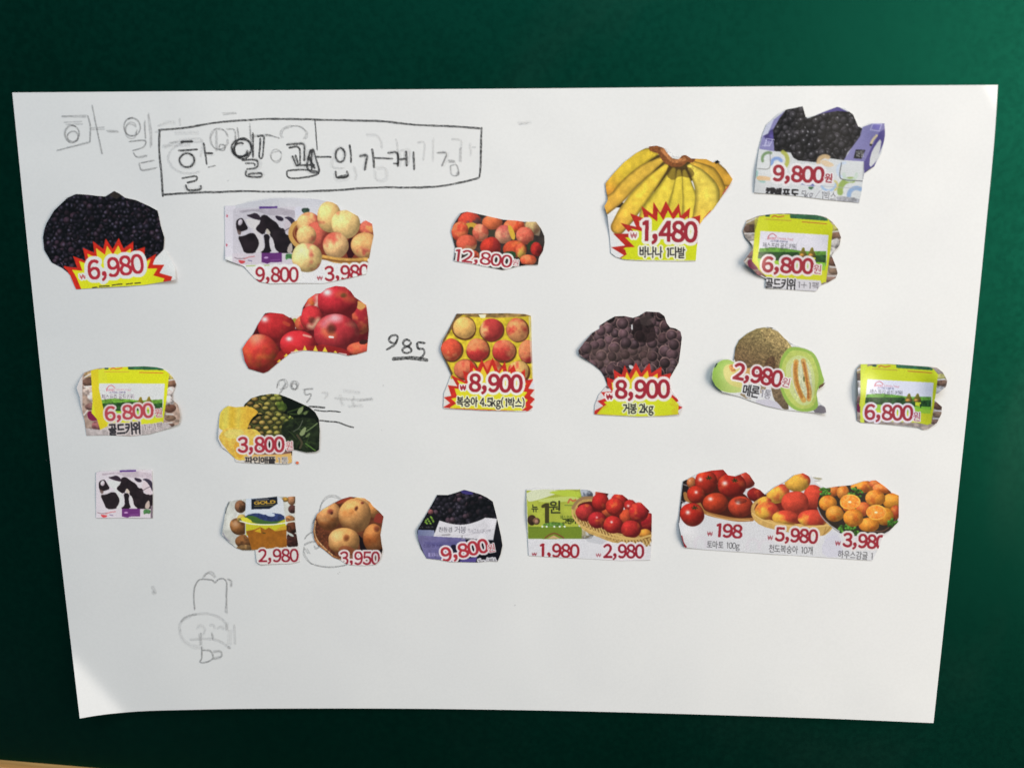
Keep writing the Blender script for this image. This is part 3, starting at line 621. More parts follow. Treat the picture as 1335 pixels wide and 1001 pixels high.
c.T('12,800', 190, 668, 128, 620, 7, oc=CRM, orad=20, bold=5.1); c.T('원', 815, 712, 52, 66, 6, oc=CRM, orad=12, bold=1.7)
c.part(None); c.P([(178,660),(300,686),(500,722),(715,775),(500,800),(150,700)], (206,206,206), a=1)
c.T('12,800', 190, 668, 128, 620, 7, oc=None, bold=5.1)
c.build('red peach clipping with 12,800 cut off along its foot, no starburst', (208,208,203), [(200,220,0.5,90),(1130,400,0.4,90)])

# ------------------------------------------------------------------ 4. bananas 1,480
c = Clip(770, 170, 200/1112, [(108,385),(160,320),(240,235),(330,165),(420,118),(480,112),(530,128),(575,140),(610,195),(650,185),(690,180),(730,205),(840,210),(890,235),(920,215),(945,235),(985,290),(1030,355),(1000,410),(945,490),(890,570),(820,640),(785,690),(780,770),(770,850),(762,945),(640,948),(400,945),(240,935),(180,915),(148,890),(140,780),(122,620),(100,550),(118,520),(125,500),(112,430)], (222,222,218), 5)
YB = (230,194,58); YG = (214,194,62); YO = (216,150,44)
def banana(pts, col, c2=None, w=None, edge=(120,96,30)):
    """pts = centre line with half widths; shaded across its width"""
    c.part('printed_banana'); p = smooth_line([(a, b_) for a, b_, _ in pts], n=8); hw = np.interp(np.linspace(0, 1, len(p)), np.linspace(0, 1, len(pts)), [q[2] for q in pts])
    m = max(hw); sl = c.reg(p[:, 0].min()-m, p[:, 0].max()+m, p[:, 1].min()-m, p[:, 1].max()+m); X, Y = c.X[sl], c.Y[sl]
    best = np.full(X.shape, 9.0); along = np.zeros(X.shape)
    for i in range(len(p)-1):
        (ax, ay), (bx, by) = p[i], p[i+1]; vx, vy = bx-ax, by-ay; L2 = vx*vx+vy*vy+1e-9; t = ((X-ax)*vx+(Y-ay)*vy)/L2; tc_ = np.clip(t, 0, 1)
        dx, dy = X-ax-tc_*vx, Y-ay-tc_*vy; d = np.hypot(dx, dy)/(hw[i]*(1-tc_)+hw[i+1]*tc_); sg = np.sign(vx*dy-vy*dx)
        u_ = d < np.abs(best); best[u_] = (d*np.where(sg == 0, 1, sg))[u_]; along[u_] = ((i+tc_)/(len(p)-1))[u_]
    d = best; sh = 1.08-0.08*np.clip(d*0.8+0.2, -1, 1)**2-0.40*np.clip(np.abs(d)-0.62, 0, 1)/0.38*1.0-0.10*(d < -0.15)*0-0.13*np.clip(-d, 0, 1)
    col_ = np.zeros(X.shape+(3,))+np.array(col, float)
    if c2 is not None: tt = np.clip((along-0.55)/0.45, 0, 1)[..., None]; col_ = col_*(1-tt)+np.array(c2, float)*tt
    col_ = col_*(1+0.08*(vnoise(X, Y, 28, int(p[0, 0]))-0.5)*2)[..., None]
    c.put(sl, np.clip((1-np.abs(d))*m/c.dz*0.5, 0, 1), np.clip(col_*sh[..., None], 0, 255))
c.P([(108,385),(170,440),(260,560),(160,560),(125,530)], (24,18,18), name='printed_shadow'); c.P([(240,540),(420,330),(520,330),(500,420),(270,560)], (70,42,22)); c.P([(400,150),(560,200),(780,230),(800,330),(640,420),(500,400),(380,310),(380,210)], (78,60,24), sm=1)
banana([(760,230,18),(860,270,60),(960,370,66),(985,420,50)], (206,160,50), (210,150,40))
banana([(730,215,16),(860,240,40),(960,340,60),(1010,360,50)], (200,148,44)); banana([(740,240,20),(850,330,75),(905,430,75),(900,520,45)], (204,160,50))
banana([(480,150,30),(360,200,62),(250,280,66),(160,370,60),(130,430,50)], (212,180,46), YO); 
banana([(520,210,20),(400,290,50),(290,380,56),(200,480,54),(100,560,56)], (212,170,56), (214,158,52))
c.part(None); c.P([(128,640),(250,560),(160,720),(160,780),(240,900),(200,960),(100,960)], (222,222,220))
banana([(545,265,22),(450,370,50),(350,490,68),(262,610,70),(200,700,56)], YB, (212,160,56)); 
banana([(600,290,20),(570,380,50),(510,500,76),(440,600,80),(400,700,70)], (222,196,58)); banana([(640,300,18),(640,420,44),(620,560,62),(600,680,64)], (216,192,56))
banana([(680,300,16),(700,400,40),(722,520,58),(720,680,62)], (220,196,58)); banana([(720,265,22),(790,340,58),(845,450,92),(830,590,88),(780,700,60)], (222,196,72), (216,176,56))
c.P([(560,250),(720,260),(760,320),(720,350),(640,330),(600,370),(545,330)], (70,50,18), sm=1, a=0.55, name='printed_stem')
c.S([(450,128),(510,150),(540,200),(590,235),(650,235),(690,200),(730,208)], 56, (132,76,36)); c.S([(520,140),(560,190),(610,225),(680,210)], 26, (176,112,62)); c.grain([(430,110),(560,120),(760,190),(760,300),(560,270),(430,170)], 9, 0.2)
c.P([(900,225),(920,212),(940,232),(905,245)], (20,20,24))
c.burst([(175,948),(240,905),(148,848),(250,835),(165,750),(285,750),(218,672),(330,700),(286,602),(390,640),(368,550),(450,610),(455,518),(505,600),(545,512),(592,600),(640,530),(655,620),(722,560),(712,640),(795,615),(790,700),(785,790),(765,960)], (520,840), 0.82, red=(182,38,28), c1=(206,214,22), c0=(210,206,26), off=(20,10))
c.P([(205,935),(262,900),(245,850),(790,820),(770,960),(300,950)], (206,214,22)); 
c.part(None); c.P([(160,905),(240,938),(770,945),(770,975),(160,975)], (224,224,226)); c.S([(820,640),(870,585)], 7, (190,60,60)); c.S([(960,460),(1000,405)], 8, (200,90,90))
c.T('₩', 288, 783, 42, 48, 0, oc=CRM, orad=14, bold=1.7); c.T('1,480', 378, 798, 140, 390, 1.5, oc=(228,224,220), orad=22, bold=6.8)
c.T('바나나 1다발', 355, 915, 66, 328, 1, col=BLK, oc=(230,228,210), orad=12, bold=2.5, name='product_lettering')
c.build('banana bunch clipping with the price 1,480 on a red and yellow starburst', (222,222,216), [(110,600,1.0,90),(1000,340,0.6,80)])

# ------------------------------------------------------------------ 5. black grapes in a purple box 9,800
c = Clip(960, 130, 220/1335, [(140,735),(165,500),(180,385),(210,270),(240,200),(340,110),(400,78),(460,68),(525,53),(550,140),(620,128),(720,85),(800,58),(860,70),(925,120),(965,215),(1000,218),(1075,190),(1172,188),(1178,280),(1150,420),(1090,530),(1015,582),(1000,640),(990,740),(970,818),(800,800),(500,765)], (212,214,212), 6)
LV = (134,130,176); DV = (80,70,134)
c.P([(210,270),(240,200),(400,78),(420,200),(300,330),(300,420),(180,390)], LV, name='printed_box'); c.P([(205,280),(290,230),(310,330),(250,330)], DV, tex=(40,0.2)); c.P([(240,200),(300,150),(250,270),(205,290)], (196,198,214))
c.P([(620,128),(800,56),(930,120),(860,180)], DV)
c.grapes([(400,70),(525,50),(560,150),(680,110),(800,90),(930,100),(970,215),(1005,235),(960,330),(880,420),(850,490),(640,505),(500,490),(400,430),(300,410),(290,240),(340,150)], 31, (52,49,52), 0.3, 0.95, (214,214,214), 0.17, 0.22, rimc=(22,20,22), sm=0, bg=(16,14,16), pack=1.35)
c.P([(1000,215),(1075,190),(1175,188),(1178,290),(1090,530),(1015,582),(1005,490),(850,480),(900,400),(980,290)], LV, name='printed_box', grad=(950,300,1180,420,(112,106,160)))
c.P([(1130,260),(1178,230),(1170,330),(1090,530),(1012,585),(1008,500)], DV); c.P([(1060,440),(1100,360),(1150,300),(1135,420),(1100,500),(1050,545)], (206,206,204), sm=1); c.P([(1045,555),(1105,520),(1085,550),(1015,582)], (110,120,90))
c.P([(1072,225),(1085,195),(1140,198),(1128,245)], (120,112,180)); c.S([(1060,240),(1080,192),(1150,195),(1130,250),(1060,240)], 5, (190,186,220), sm=False); c.S([(1062,360),(1080,320),(1110,285)], 18, (206,190,150)); c.P([(1055,350),(1075,352),(1070,370),(1055,366)], (30,26,30)); c.P([(945,395),(1022,398),(990,470),(926,466)], (40,38,40)); c.T('과일', 948, 455, 42, 60, -5, col=(190,190,186), bold=1.7, name='small_lettering')
c.part('printed_box'); c.S([(222,370),(240,310),(300,318)], 5, (200,198,226), sm=False); c.S([(205,365),(262,368),(285,320)], 5, (200,198,226), sm=False); c.T('포도', 222, 358, 36, 44, 10, col=(200,198,226), name='small_lettering'); c.part('printed_box')
c.P([(170,390),(290,408),(430,420),(460,480),(640,498),(700,460),(850,480),(1010,500),(995,760),(970,820),(130,740)], (208,210,208), name='printed_box_front')
for (x, y, r, cc, a0, a1, w_) in ((330,480,75,(176,178,70),-60,70,32),(320,505,40,(120,150,206),170,330,26),(255,470,50,(110,140,90),-200,-70,22),(905,720,85,(140,166,70),170,280,46),(950,760,60,(130,160,200),180,300,34),(730,660,60,(150,180,214),0,200,18),(760,680,40,(206,190,110),-60,60,16),(700,500,50,(214,180,130),180,300,34),(220,590,60,(150,190,180),90,200,20),(900,590,50,(190,206,190),0,180,26),(860,560,60,(190,204,222),120,270,22)):
    c.S(circ(x, y, r, None, a0, a1, 8), w_, cc, a=0.9, soft=2)
c.P([(160,600),(260,610),(330,640),(240,640),(160,640)], (222,186,140), sm=1); c.P([(420,655),(600,640),(620,688),(500,672)], (78,80,160)); c.P([(560,690),(620,690),(590,720)], (70,110,80), sm=1); c.P([(690,470),(790,520),(720,540),(660,500)], (222,196,160), sm=1)
c.S([(266,410),(262,540),(170,548)], 6, (130,130,126)); c.S([(832,500),(818,600),(850,634),(1000,645)], 7, (90,90,92)); c.S([(1008,500),(1000,690)], 6, (140,140,150))
c.P([(780,760),(980,780),(970,825),(760,800)], (160,160,164), tex=(30,0.3), sm=1)
c.S([(470,668),(900,700),(990,690)], 4, (170,170,176))
c.T('9,800', 292, 640, 118, 398, 2.5, oc=(226,222,220), orad=20, bold=6.8); c.T('원', 698, 650, 58, 58, 3, oc=(226,222,220), orad=10, bold=2.5)
c.part('product_lettering'); c.P([(215,690),(500,705),(500,760),(215,745)], (210,211,210)); c.T('캠벨포도', 232, 765, 62, 262, 3, col=BLK, bold=4.2, name='product_lettering', oc=(214,214,214), orad=8); c.T('5kg/1박스', 512, 782, 62, 276, 3, col=(96,96,100), bold=1.3, oc=(214,214,214), orad=8, name='product_lettering')
c.build('black grapes in a lavender and white box priced 9,800, top right clipping', (232,230,222), [(1150,250,1.0,90),(160,600,0.6,100)])

# ------------------------------------------------------------------ kiwi packs (three alike)
def kiwi_pack(c, price=True):
    """zoom coordinates of the upper-right pack"""
    c.P([(150,60),(600,60),(600,930),(150,930)], (150,134,120), tex=(60,0.35), name='clear_pack'); c.P([(600,60),(1260,60),(1260,930),(600,930)], (150,134,120), tex=(60,0.35), name='clear_pack')
    for (x, y, rx, ry, cc) in ((250,165,80,50,(150,130,90)),(245,240,85,48,(92,70,58)),(240,340,80,60,(170,160,150)),(265,410,60,50,(190,186,180)),(250,520,70,40,(120,90,84)),(1165,240,60,50,(168,160,86)),(1180,310,65,45,(120,90,70)),(1165,400,60,60,(186,182,176)),(1130,500,60,60,(200,196,190)),(1140,590,70,50,(104,72,56)),(1150,700,70,36,(128,104,84)),(1120,780,80,40,(140,110,96)),(340,740,80,50,(130,84,84))):
        c.F(x, y, rx, ry, cc, dk=0.55, c2=tuple(int(v*0.7) for v in cc), b=0.35, name='printed_kiwi', wob=0.3)
    for a_ in (((170,290),(280,285)),((180,180),(300,120)),((1130,270),(1210,262)),((1100,650),(1180,660)),((1080,750),(1170,752)),((170,610),(210,560))): c.S(a_, 12, (206,204,198), sm=False)
    c.P([(205,580),(250,560),(330,640),(320,680),(250,680),(210,640)], (112,30,66), sm=1)
    YL = (204,212,28)
    c.P([(330,105),(480,78),(900,84),(1080,130),(1135,200),(1110,450),(1060,800),(1020,830),(900,800),(430,780),(340,690),(255,590),(290,250)], YL, name='yellow_sleeve', grad=(400,100,1000,500,(198,204,22)))
    c.P([(285,120),(420,95),(440,300),(430,780),(330,690),(262,580)], (210,216,50), a=0.5)
    c.P([(400,82),(450,82),(445,108),(400,106)], (40,80,60)); c.P([(665,78),(980,84),(1075,130),(1075,152),(670,122)], (44,96,62), tex=(30,0.3)); 
    c.S([(470,112),(500,95),(540,110),(600,98)], 12, (196,90,50), name='small_lettering'); c.S([(400,132),(680,150)], 6, (180,120,60)); c.S([(800,162),(930,172),(1065,184)], 9, (190,90,40))
    c.part('label_picture'); c.P([(345,260),(1085,305),(1062,640),(950,700),(400,640),(318,560)], (218,216,222))
    c.P([(335,450),(500,440),(700,462),(800,480),(1062,480),(1060,640),(950,700),(315,580)], (96,152,50), tex=(26,0.3)); c.P([(325,490),(760,490),(780,540),(1060,520),(1052,608),(800,600),(500,590),(316,555)], (38,76,34), tex=(20,0.55))
    c.P([(316,560),(500,585),(960,600),(1052,606),(1045,700),(330,640)], (130,190,50))
    for x in (810, 905): 
        c.P([(x-8,440),(x+15,440),(x+20,475),(x+44,520),(x+36,545),(x-48,545),(x-45,510),(x-20,470)], (150,140,40), sm=1, grad=(x-40,450,x+40,540,(70,60,24)), name='small_figure'); c.F(x-10, 525, 26, 18, (196,140,60))
    c.P([(880,545),(945,550),(940,600),(880,590)], (200,206,40)); c.P([(930,570),(950,570),(945,620),(935,620)], (30,60,40))
    c.S([(425,350),(440,310),(480,290),(520,320)], 9, (190,90,96), name='small_lettering'); c.T('Sweet', 420, 352, 34, 100, 3, col=(196,66,76), bold=2.5, name='small_lettering'); c.T('Loves You!', 532, 352, 26, 168, 5, col=(196,90,96), bold=1.3, name='small_lettering')
    c.T('스위트러브유', 455, 378, 20, 190, 3, col=(60,60,100), bold=1.7, name='small_lettering')
    c.T('제스프리 골드키위', 368, 440, 50, 366, 3, col=(70,70,76), bold=1.7, name='small_lettering')
    c.part('yellow_sleeve'); c.P([(255,590),(330,600),(1045,690),(1060,820),(900,800),(430,780),(345,690)], (204,206,34)); c.P([(320,560),(1055,640),(1050,690),(330,640)], (150,196,50))
    if not price: return
    c.T('6,800', 366, 700, 156, 550, 2.5, oc=(226,214,214), orad=25, bold=8.5); c.T('원', 920, 716, 82, 82, 4, oc=(226,214,214), orad=14, bold=2.5)
c = Clip(950, 270, 160/1335, [(155,260),(195,150),(330,95),(480,75),(640,70),(960,88),(1060,112),(1130,165),(1190,240),(1222,330),(1205,420),(1150,480),(1120,530),(1165,640),(1185,720),(1165,770),(1080,820),(1000,850),(950,915),(780,905),(400,880),(410,780),(310,735),(260,680),(205,640),(160,590),(215,520),(262,450),(250,400),(180,330)], (214,214,210), 7)
kiwi_pack(c)
c.P([(360,770),(480,765),(1000,800),(1010,850),(950,930),(380,900)], (206,204,206), name='product_lettering')
c.T('골드키위', 398, 880, 100, 322, 3, col=BLK, bold=5.1, oc=(216,214,214), orad=12, name='product_lettering'); c.T('1+1팩', 752, 878, 66, 220, 4, col=(96,92,96), bold=1.7, name='product_lettering')
c.part(None); c.P([(350,740),(412,770),(402,850),(350,890)], (206,204,200))
c.build('yellow kiwi pack clipping with curled left corner, directly below the lavender grape box', (228,228,220), [(200,600,2.2,130),(1180,300,1.2,110)])

c = Clip(1105, 460, 145/1320, [(110,200),(155,135),(500,132),(960,165),(1060,175),(1130,230),(1185,330),(1170,400),(1060,490),(1030,560),(1120,640),(1115,720),(1060,830),(960,900),(900,912),(840,885),(700,868),(500,850),(350,840),(160,825),(115,800),(110,560),(125,480)], (214,214,206), 8)
# same pack, seen at its own scale and set a little higher
class Sub:
    """draws into a clipping through a scale and an offset"""
    def __init__(s, c, ax, ay, ox, oy, sh=0.0): s.c, s.ax, s.ay, s.ox, s.oy, s.sh = c, ax, ay, ox, oy, sh
    def q(s, x, y): return (x*s.ax+s.ox, y*s.ay+s.oy+s.sh*x)
    def P(s, pts, col, grad=None, tex=None, **k):
        if grad: a_, b_ = s.q(*grad[:2]), s.q(*grad[2:4]); grad = (a_[0], a_[1], b_[0], b_[1], grad[4])
        if tex: tex = (tex[0]*s.ax, tex[1])
        s.c.P([s.q(*p) for p in pts], col, grad=grad, tex=tex, **k)
    def F(s, x, y, rx, ry=None, col=None, **k): X, Y = s.q(x, y); s.c.F(X, Y, rx*s.ax, (ry or rx)*s.ay, col, **k)
    def S(s, pts, w_, col, **k): s.c.S([s.q(*p) for p in pts], w_*s.ax, col, **k)
    def part(s, n): s.c.part(n)
    def T(s, t, x, y, h, w_, rot=0, bold=0, orad=0, **k): X, Y = s.q(x, y); s.c.T(t, X, Y, h*s.ay, w_*s.ax, rot+math.degrees(math.atan2(s.sh, s.ax)), bold=bold*s.ax, orad=orad*s.ax, **k)
kiwi_pack(Sub(c, 1.06, 0.955, -130, 62), False)
c.part('yellow_sleeve'); c.P([(155,130),(240,130),(175,300),(200,840),(150,830)], (208,216,60))
c.T('6,800', 205, 786, 172, 566, 1.5, oc=(226,214,214), orad=24, bold=8.5); c.T('원', 775, 798, 88, 84, 3, oc=(226,214,214), orad=12, bold=2.5)
c.part(None); c.P([(500,850),(700,866),(850,885),(900,915),(480,900)], (206,206,206)); c.S([(770,884),(830,892)], 12, (60,60,60), name='product_lettering'); c.S([(480,856),(560,860)], 8, (80,80,80))
c.build('bright yellow kiwi pack clipping alone at the right edge of the sheet', (230,224,206), [(110,450,2.0,140),(1150,380,3.2,150),(1080,700,1.6,120)])

c = Clip(90, 465, 155/1335, [(85,350),(125,250),(170,180),(240,155),(330,130),(600,115),(850,108),(980,118),(1050,135),(1120,180),(1180,250),(1205,310),(1165,400),(1160,480),(1225,540),(1250,660),(1235,750),(1150,790),(1060,820),(900,870),(700,890),(400,880),(195,885),(175,720),(135,560),(120,450)], (176,180,178), 9)
kiwi_pack(Sub(c, 0.99, 0.99, 0, 60, -0.055), False)
c.part('yellow_sleeve'); c.P([(245,150),(330,135),(330,330),(440,830),(350,820),(290,620),(262,480)], (196,186,30)); 
c.P([(190,800),(350,820),(430,780),(1100,740),(1160,790),(1000,880),(190,900)], (160,158,156), name='product_lettering', tex=(50,0.2)); c.T('골드키위', 450, 878, 108, 350, -4, col=(46,46,50), bold=6, oc=(184,182,180), orad=14, name='product_lettering'); c.T('1+1팩', 845, 828, 66, 205, -5, col=(110,104,106), bold=2.5, oc=(184,182,180), orad=10, name='product_lettering')
c.T('6,800', 412, 718, 152, 540, -4.5, oc=(206,190,190), orad=20, bold=6.8, col=(160,62,70)); c.T('원', 968, 672, 76, 76, -4, oc=(206,190,190), orad=12, bold=2.5, col=(160,62,70))
c.build('yellow kiwi pack clipping at the left of the sheet, above the small square one', (178,188,186), [(100,400,1.2,120),(1200,600,1.4,120)])

# ------------------------------------------------------------------ apples
c = Clip(300, 365, 200/1335, [(105,600),(150,530),(200,470),(240,390),(305,290),(350,283),(460,295),(520,330),(570,312),(620,310),(635,240),(680,165),(745,120),(790,115),(840,75),(920,52),(1000,60),(1050,100),(1085,150),(1130,180),(1185,220),(1200,330),(1208,430),(1190,620),(1100,648),(1030,658),(930,635),(800,622),(640,612),(520,640),(430,710),(330,795),(290,810),(160,770),(125,700)], (212,206,202), 10)
c.P([(90,40),(1230,40),(1230,830),(90,830)], (96,22,26), tex=(80,0.4), name='printed_apple'); c.part(None); c.P([(440,290),(650,290),(620,340),(560,440),(520,440)], (214,208,200)); c.P([(520,350),(580,325),(575,380),(540,385)], (150,150,50), sm=1)
def apple(x, y, rx, ry, col=(170,28,34), b=0.35, c2=(206,96,60), **k): c.F(x, y, rx, ry, tuple(min(255, q*1.08+10) for q in col), c2=c2, b=b, dk=0.38, name='printed_apple', **k)
apple(1150, 330, 90, 150, (140,26,32)); c.P([(1095,170),(1190,220),(1150,260),(1100,250)], (206,150,80), sm=1)
apple(720, 190, 90, 85, (176,34,34)); c.S([(690,240),(735,225),(768,190),(762,150)], 34, (230,212,190), soft=12); c.F(715, 205, 26, 30, (190,90,40), soft=0.9)
apple(940, 185, 172, 140, (160,26,34), 0.25, hl=(-0.55,-0.55,0.22,0.95), c2=(204,84,60), side=(0.8,-0.3)); c.F(985, 135, 34, 26, (90,60,30), dk=0.5, soft=0.9); c.S([(930,130),(960,110)], 26, (196,110,60), a=0.5, soft=14); c.S([(1010,160),(1070,170)], 34, (206,110,60), a=0.6, soft=14)
apple(400, 410, 165, 135, (162,28,30), 0.25, hl=(-0.6,-0.5,0.18,0.9), side=(0.7,0)); c.S([(470,370),(510,390)], 30, (200,90,50), a=0.5)
apple(640, 380, 75, 75, (170,34,40)); apple(710, 330, 100, 110, (180,36,40), 0.2); c.F(712, 350, 42, 38, (110,50,40), dk=0.5, soft=0.9); c.S([(690,400),(722,404),(765,345)], 26, (222,190,150), soft=10)
apple(930, 460, 195, 165, (164,36,42), 0.22, c2=(200,96,80), hl=(-0.1,-0.8,0.22,0.75,(226,190,190))); c.F(880, 425, 52, 62, (96,44,34), dk=0.5, soft=0.9); c.S([(820,450),(850,480),(900,480)], 34, (214,130,70), a=0.7, soft=12); c.S([(815,385),(860,345),(950,335)], 34, (224,190,196), a=0.6, soft=14); c.S([(865,495),(895,498)], 16, (236,222,216))
apple(1150, 600, 130, 60, (190,70,50)); c.P([(1130,520),(1200,520),(1190,560),(1120,560)], (60,30,24), sm=1)
apple(590, 560, 160, 120, (186,32,38), 0.2, hl=(-0.48,-0.4,0.16,0.95)); c.S([(640,480),(700,495)], 18, (232,170,150), a=0.8)
apple(260, 640, 165, 170, (176,40,32), 0.3, c2=(190,84,44), hl=(-0.2,-0.8,0.35,0.55,(226,200,160)))
c.P([(430,620),(520,560),(620,590),(800,560),(960,590),(1040,620),(1040,665),(500,680),(380,700)], (186,36,30), sm=0, a=0.45, name='starburst')
for x, y, h in ((650,568,58),(742,570,56),(825,580,46),(915,615,22),(575,600,18),(490,640,24),(430,690,20)): c.P([(x-24,y+h+4),(x,y),(x+26,y+h+6)], (240,196,60))
c.part(None); c.S([(535,632),(640,620),(830,634)], 14, (228,222,216), a=0.8); c.S([(950,640),(1010,650)], 14, (228,222,216), a=0.8)
c.build('red apple clipping, irregular outline without a price, above the pineapples', (204,206,201), [(120,620,0.6,90),(1200,300,0.5,100)])

# ------------------------------------------------------------------ peach box 8,900
c = Clip(560, 400, 150/1036, [(100,380),(120,300),(160,230),(205,140),(245,62),(500,60),(700,58),(860,66),(912,80),(918,300),(926,500),(930,640),(950,760),(945,850),(920,930),(870,940),(500,932),(125,912),(130,780),(170,680),(195,610),(150,500),(115,430)], (214,206,196), 11)
c.P([(80,50),(960,50),(960,650),(80,650)], (206,180,40), tex=(40,0.2), name='printed_tray')
c.P([(80,380),(245,50),(330,50),(250,110),(200,200),(130,320),(140,450),(210,600),(180,640),(100,480)], (104,80,50), tex=(40,0.3)); c.P([(250,55),(920,55),(915,85),(600,100),(350,90)], (140,110,60), tex=(50,0.4))
c.P([(440,70),(510,70),(500,100),(460,100)], (236,226,190)); 
pc = [(308,190,100,98,(224,170,92),0.2,0),(556,205,105,100,(176,54,50),0.42,(-1,0)),(790,205,98,103,(214,140,84),0.42,(0,-1)),(200,385,92,98,(196,72,48),0.3,(0,1)),(432,390,104,100,(206,120,74),0.5,(0,1)),(668,392,104,98,(206,116,76),0.5,(-0.6,0.6)),(880,400,78,100,(206,120,76),0.4,(0,1)),(320,560,104,90,(206,110,74),0.45,(1,0.3)),(560,560,90,80,(190,80,50),0.4,(0,1)),(800,580,92,95,(206,160,90),0.3,(-1,0))]
for x, y, rx, ry, cc, b_, sd in pc:
    c.F(x+6, y+8, rx*1.06, ry*1.06, (96,56,26), dk=0.8, name='printed_tray')
    if cc[0] < 200: c.F(x, y, rx, ry, cc, c2=(222,160,100), b=b_, name='printed_peach', side=sd or None, dk=0.55)
    else: c.F(x, y, rx, ry, cc, c2=(186,50,46), b=b_, name='printed_peach', side=sd or None, dk=0.58)
c.S([(900,90),(915,400),(930,640)], 14, (214,206,190), a=0.6)
c.burst([(115,915),(120,905),(185,865),(128,815),(195,800),(165,705),(250,715),(190,612),(320,670),(300,575),(360,600),(365,480),(430,560),(470,470),(520,575),(568,455),(620,580),(680,490),(700,590),(760,520),(790,620),(860,560),(862,660),(935,650),(890,735),(945,745),(905,800),(950,830),(905,880),(935,900),(880,945)], (540,800), 0.84, red=(196,42,30), c1=(214,206,34), c0=(228,180,44), off=(0,14))
c.part(None); c.P([(120,905),(300,925),(600,935),(870,935),(870,960),(100,960)], (214,212,206)); c.P([(900,720),(950,660),(935,740)], (206,206,210)); c.P([(150,640),(190,615),(185,700),(165,690)], (214,212,206)); c.P([(118,800),(160,745),(185,795)], (214,212,206)); c.P([(118,890),(125,850),(165,880)], (214,212,206))
c.T('₩', 274, 750, 46, 56, 0, oc=CRM, orad=12, bold=2.5); c.T('8,900', 360, 758, 150, 472, 1, oc=(228,220,214), orad=22, bold=7.6)
c.T('복숭아 4.5kg(1박스)', 245, 888, 72, 608, 1.2, col=BLK, oc=(232,226,190), orad=12, bold=3, name='product_lettering')
c.build('peaches in a yellow tray priced 8,900, right of the pencilled 985', (208,208,203), [(110,400,0.9,110),(940,80,0.8,90)])

# ------------------------------------------------------------------ dark grapes 8,900
c = Clip(740, 395, 160/1033, [(90,400),(140,330),(210,250),(270,215),(270,190),(340,145),(400,112),(480,110),(550,125),(600,110),(660,72),(770,78),(815,110),(835,170),(862,205),(910,215),(950,240),(962,290),(950,400),(935,500),(895,570),(860,630),(870,720),(920,800),(968,875),(940,935),(800,950),(600,955),(290,940),(225,935),(230,860),(265,770),(335,690),(310,620),(280,570),(210,510),(100,440)], (210,206,204), 12)
c.grapes([(60,400),(260,170),(400,90),(560,110),(660,50),(800,60),(880,200),(980,240),(970,420),(880,640),(860,700),(330,720),(200,520)], 46, (84,62,66), 0.25, 0.4, (160,136,144), 0.4, 0.34, rimc=(140,110,106), sm=0, bg=(34,24,26), c2=(62,44,46), pack=1.5)
c.P([(560,140),(700,110),(760,300),(680,340),(560,330),(540,220)], (26,16,16), sm=2, a=0.7); c.P([(150,380),(420,360),(560,380),(720,360),(700,470),(620,520),(400,470),(300,560),(200,470)], (82,66,56), sm=1, a=0.32, tex=(30,0.25)); c.P([(600,100),(720,100),(720,180),(620,200)], (74,62,60), sm=1, a=0.6)
c.part(None); c.P([(535,185),(548,180),(548,225),(538,225)], (206,206,206)); c.P([(510,525),(540,522),(560,545),(530,560)], (196,196,196), sm=1)
c.burst([(215,935),(228,905),(300,865),(250,825),(320,800),(280,750),(372,745),(335,690),(330,625),(395,650),(388,560),(455,605),(480,520),(520,600),(575,502),(620,590),(690,505),(705,590),(790,535),(790,610),(870,590),(875,690),(880,770),(940,820),(900,845),(968,878),(925,905),(940,945),(600,965)], (590,800), 0.84, red=(196,42,34), c1=(206,214,30), c0=(232,180,40), off=(0,14))
c.P([(245,935),(290,880),(400,800),(860,780),(935,850),(930,950),(600,965)], (206,214,30), a=0.9)
c.part(None); c.P([(290,940),(600,952),(900,948),(900,975),(280,975)], (206,208,190), a=0.7)
c.T('₩', 325, 812, 46, 56, 0, oc=CRM, orad=14, bold=2.5); c.T('8,900', 405, 800, 145, 452, -0.6, oc=(226,220,216), orad=24, bold=7.6)
c.T('거봉 2kg', 468, 925, 70, 254, -1, col=BLK, oc=(216,220,180), orad=12, bold=2.5, name='product_lettering')
c.build('brownish purple grape clipping priced 8,900, right of the yellow peach tray clipping', (216,217,211), [(100,410,0.9,100),(960,880,0.8,100)])

# ------------------------------------------------------------------ melon 2,980
c = Clip(915, 415, 180/1335, [(95,580),(105,500),(135,440),(200,400),(270,395),(310,410),(325,280),(360,210),(440,145),(530,100),(640,82),(710,95),(760,150),(800,195),(880,250),(960,275),(1060,310),(1110,370),(1145,450),(1165,540),(1195,620),(1170,655),(1120,690),(1110,740),(1125,800),(1195,860),(1205,922),(1100,910),(1000,905),(800,885),(620,845),(480,800),(360,755),(200,712),(130,650)], (216,216,214), 13)
c.F(560, 280, 265, 205, (150,136,84), rot=12, dk=0.55, c2=(118,100,56), b=0.5, bs=70, name='printed_melon', bright=1.25, L=(0.35,-0.7)); c.F(680, 300, 220, 160, (168,150,96), rot=30, dk=0.6, L=(0.3,-0.6)); c.P([(300,420),(325,280),(440,145),(560,92),(700,95),(860,250),(740,400),(720,620),(560,600),(440,480)], (150,134,84), sm=1, grad=(640,100,480,500,(112,86,58))); c.P([(520,110),(720,95),(860,240),(760,330)], (190,160,104), sm=1, a=0.5)
c.P([(600,420),(700,340),(720,480),(690,620),(620,560)], (84,56,40), sm=1, a=0.6); c.grain([(300,420),(325,280),(440,145),(640,82),(880,250),(760,400),(720,620),(440,500)], 7, 0.32); c.grain([(300,420),(325,280),(440,145),(640,82),(880,250),(760,400),(720,620),(440,500)], 14, 0.16); c.P([(640,84),(690,90),(680,98)], (30,30,30))
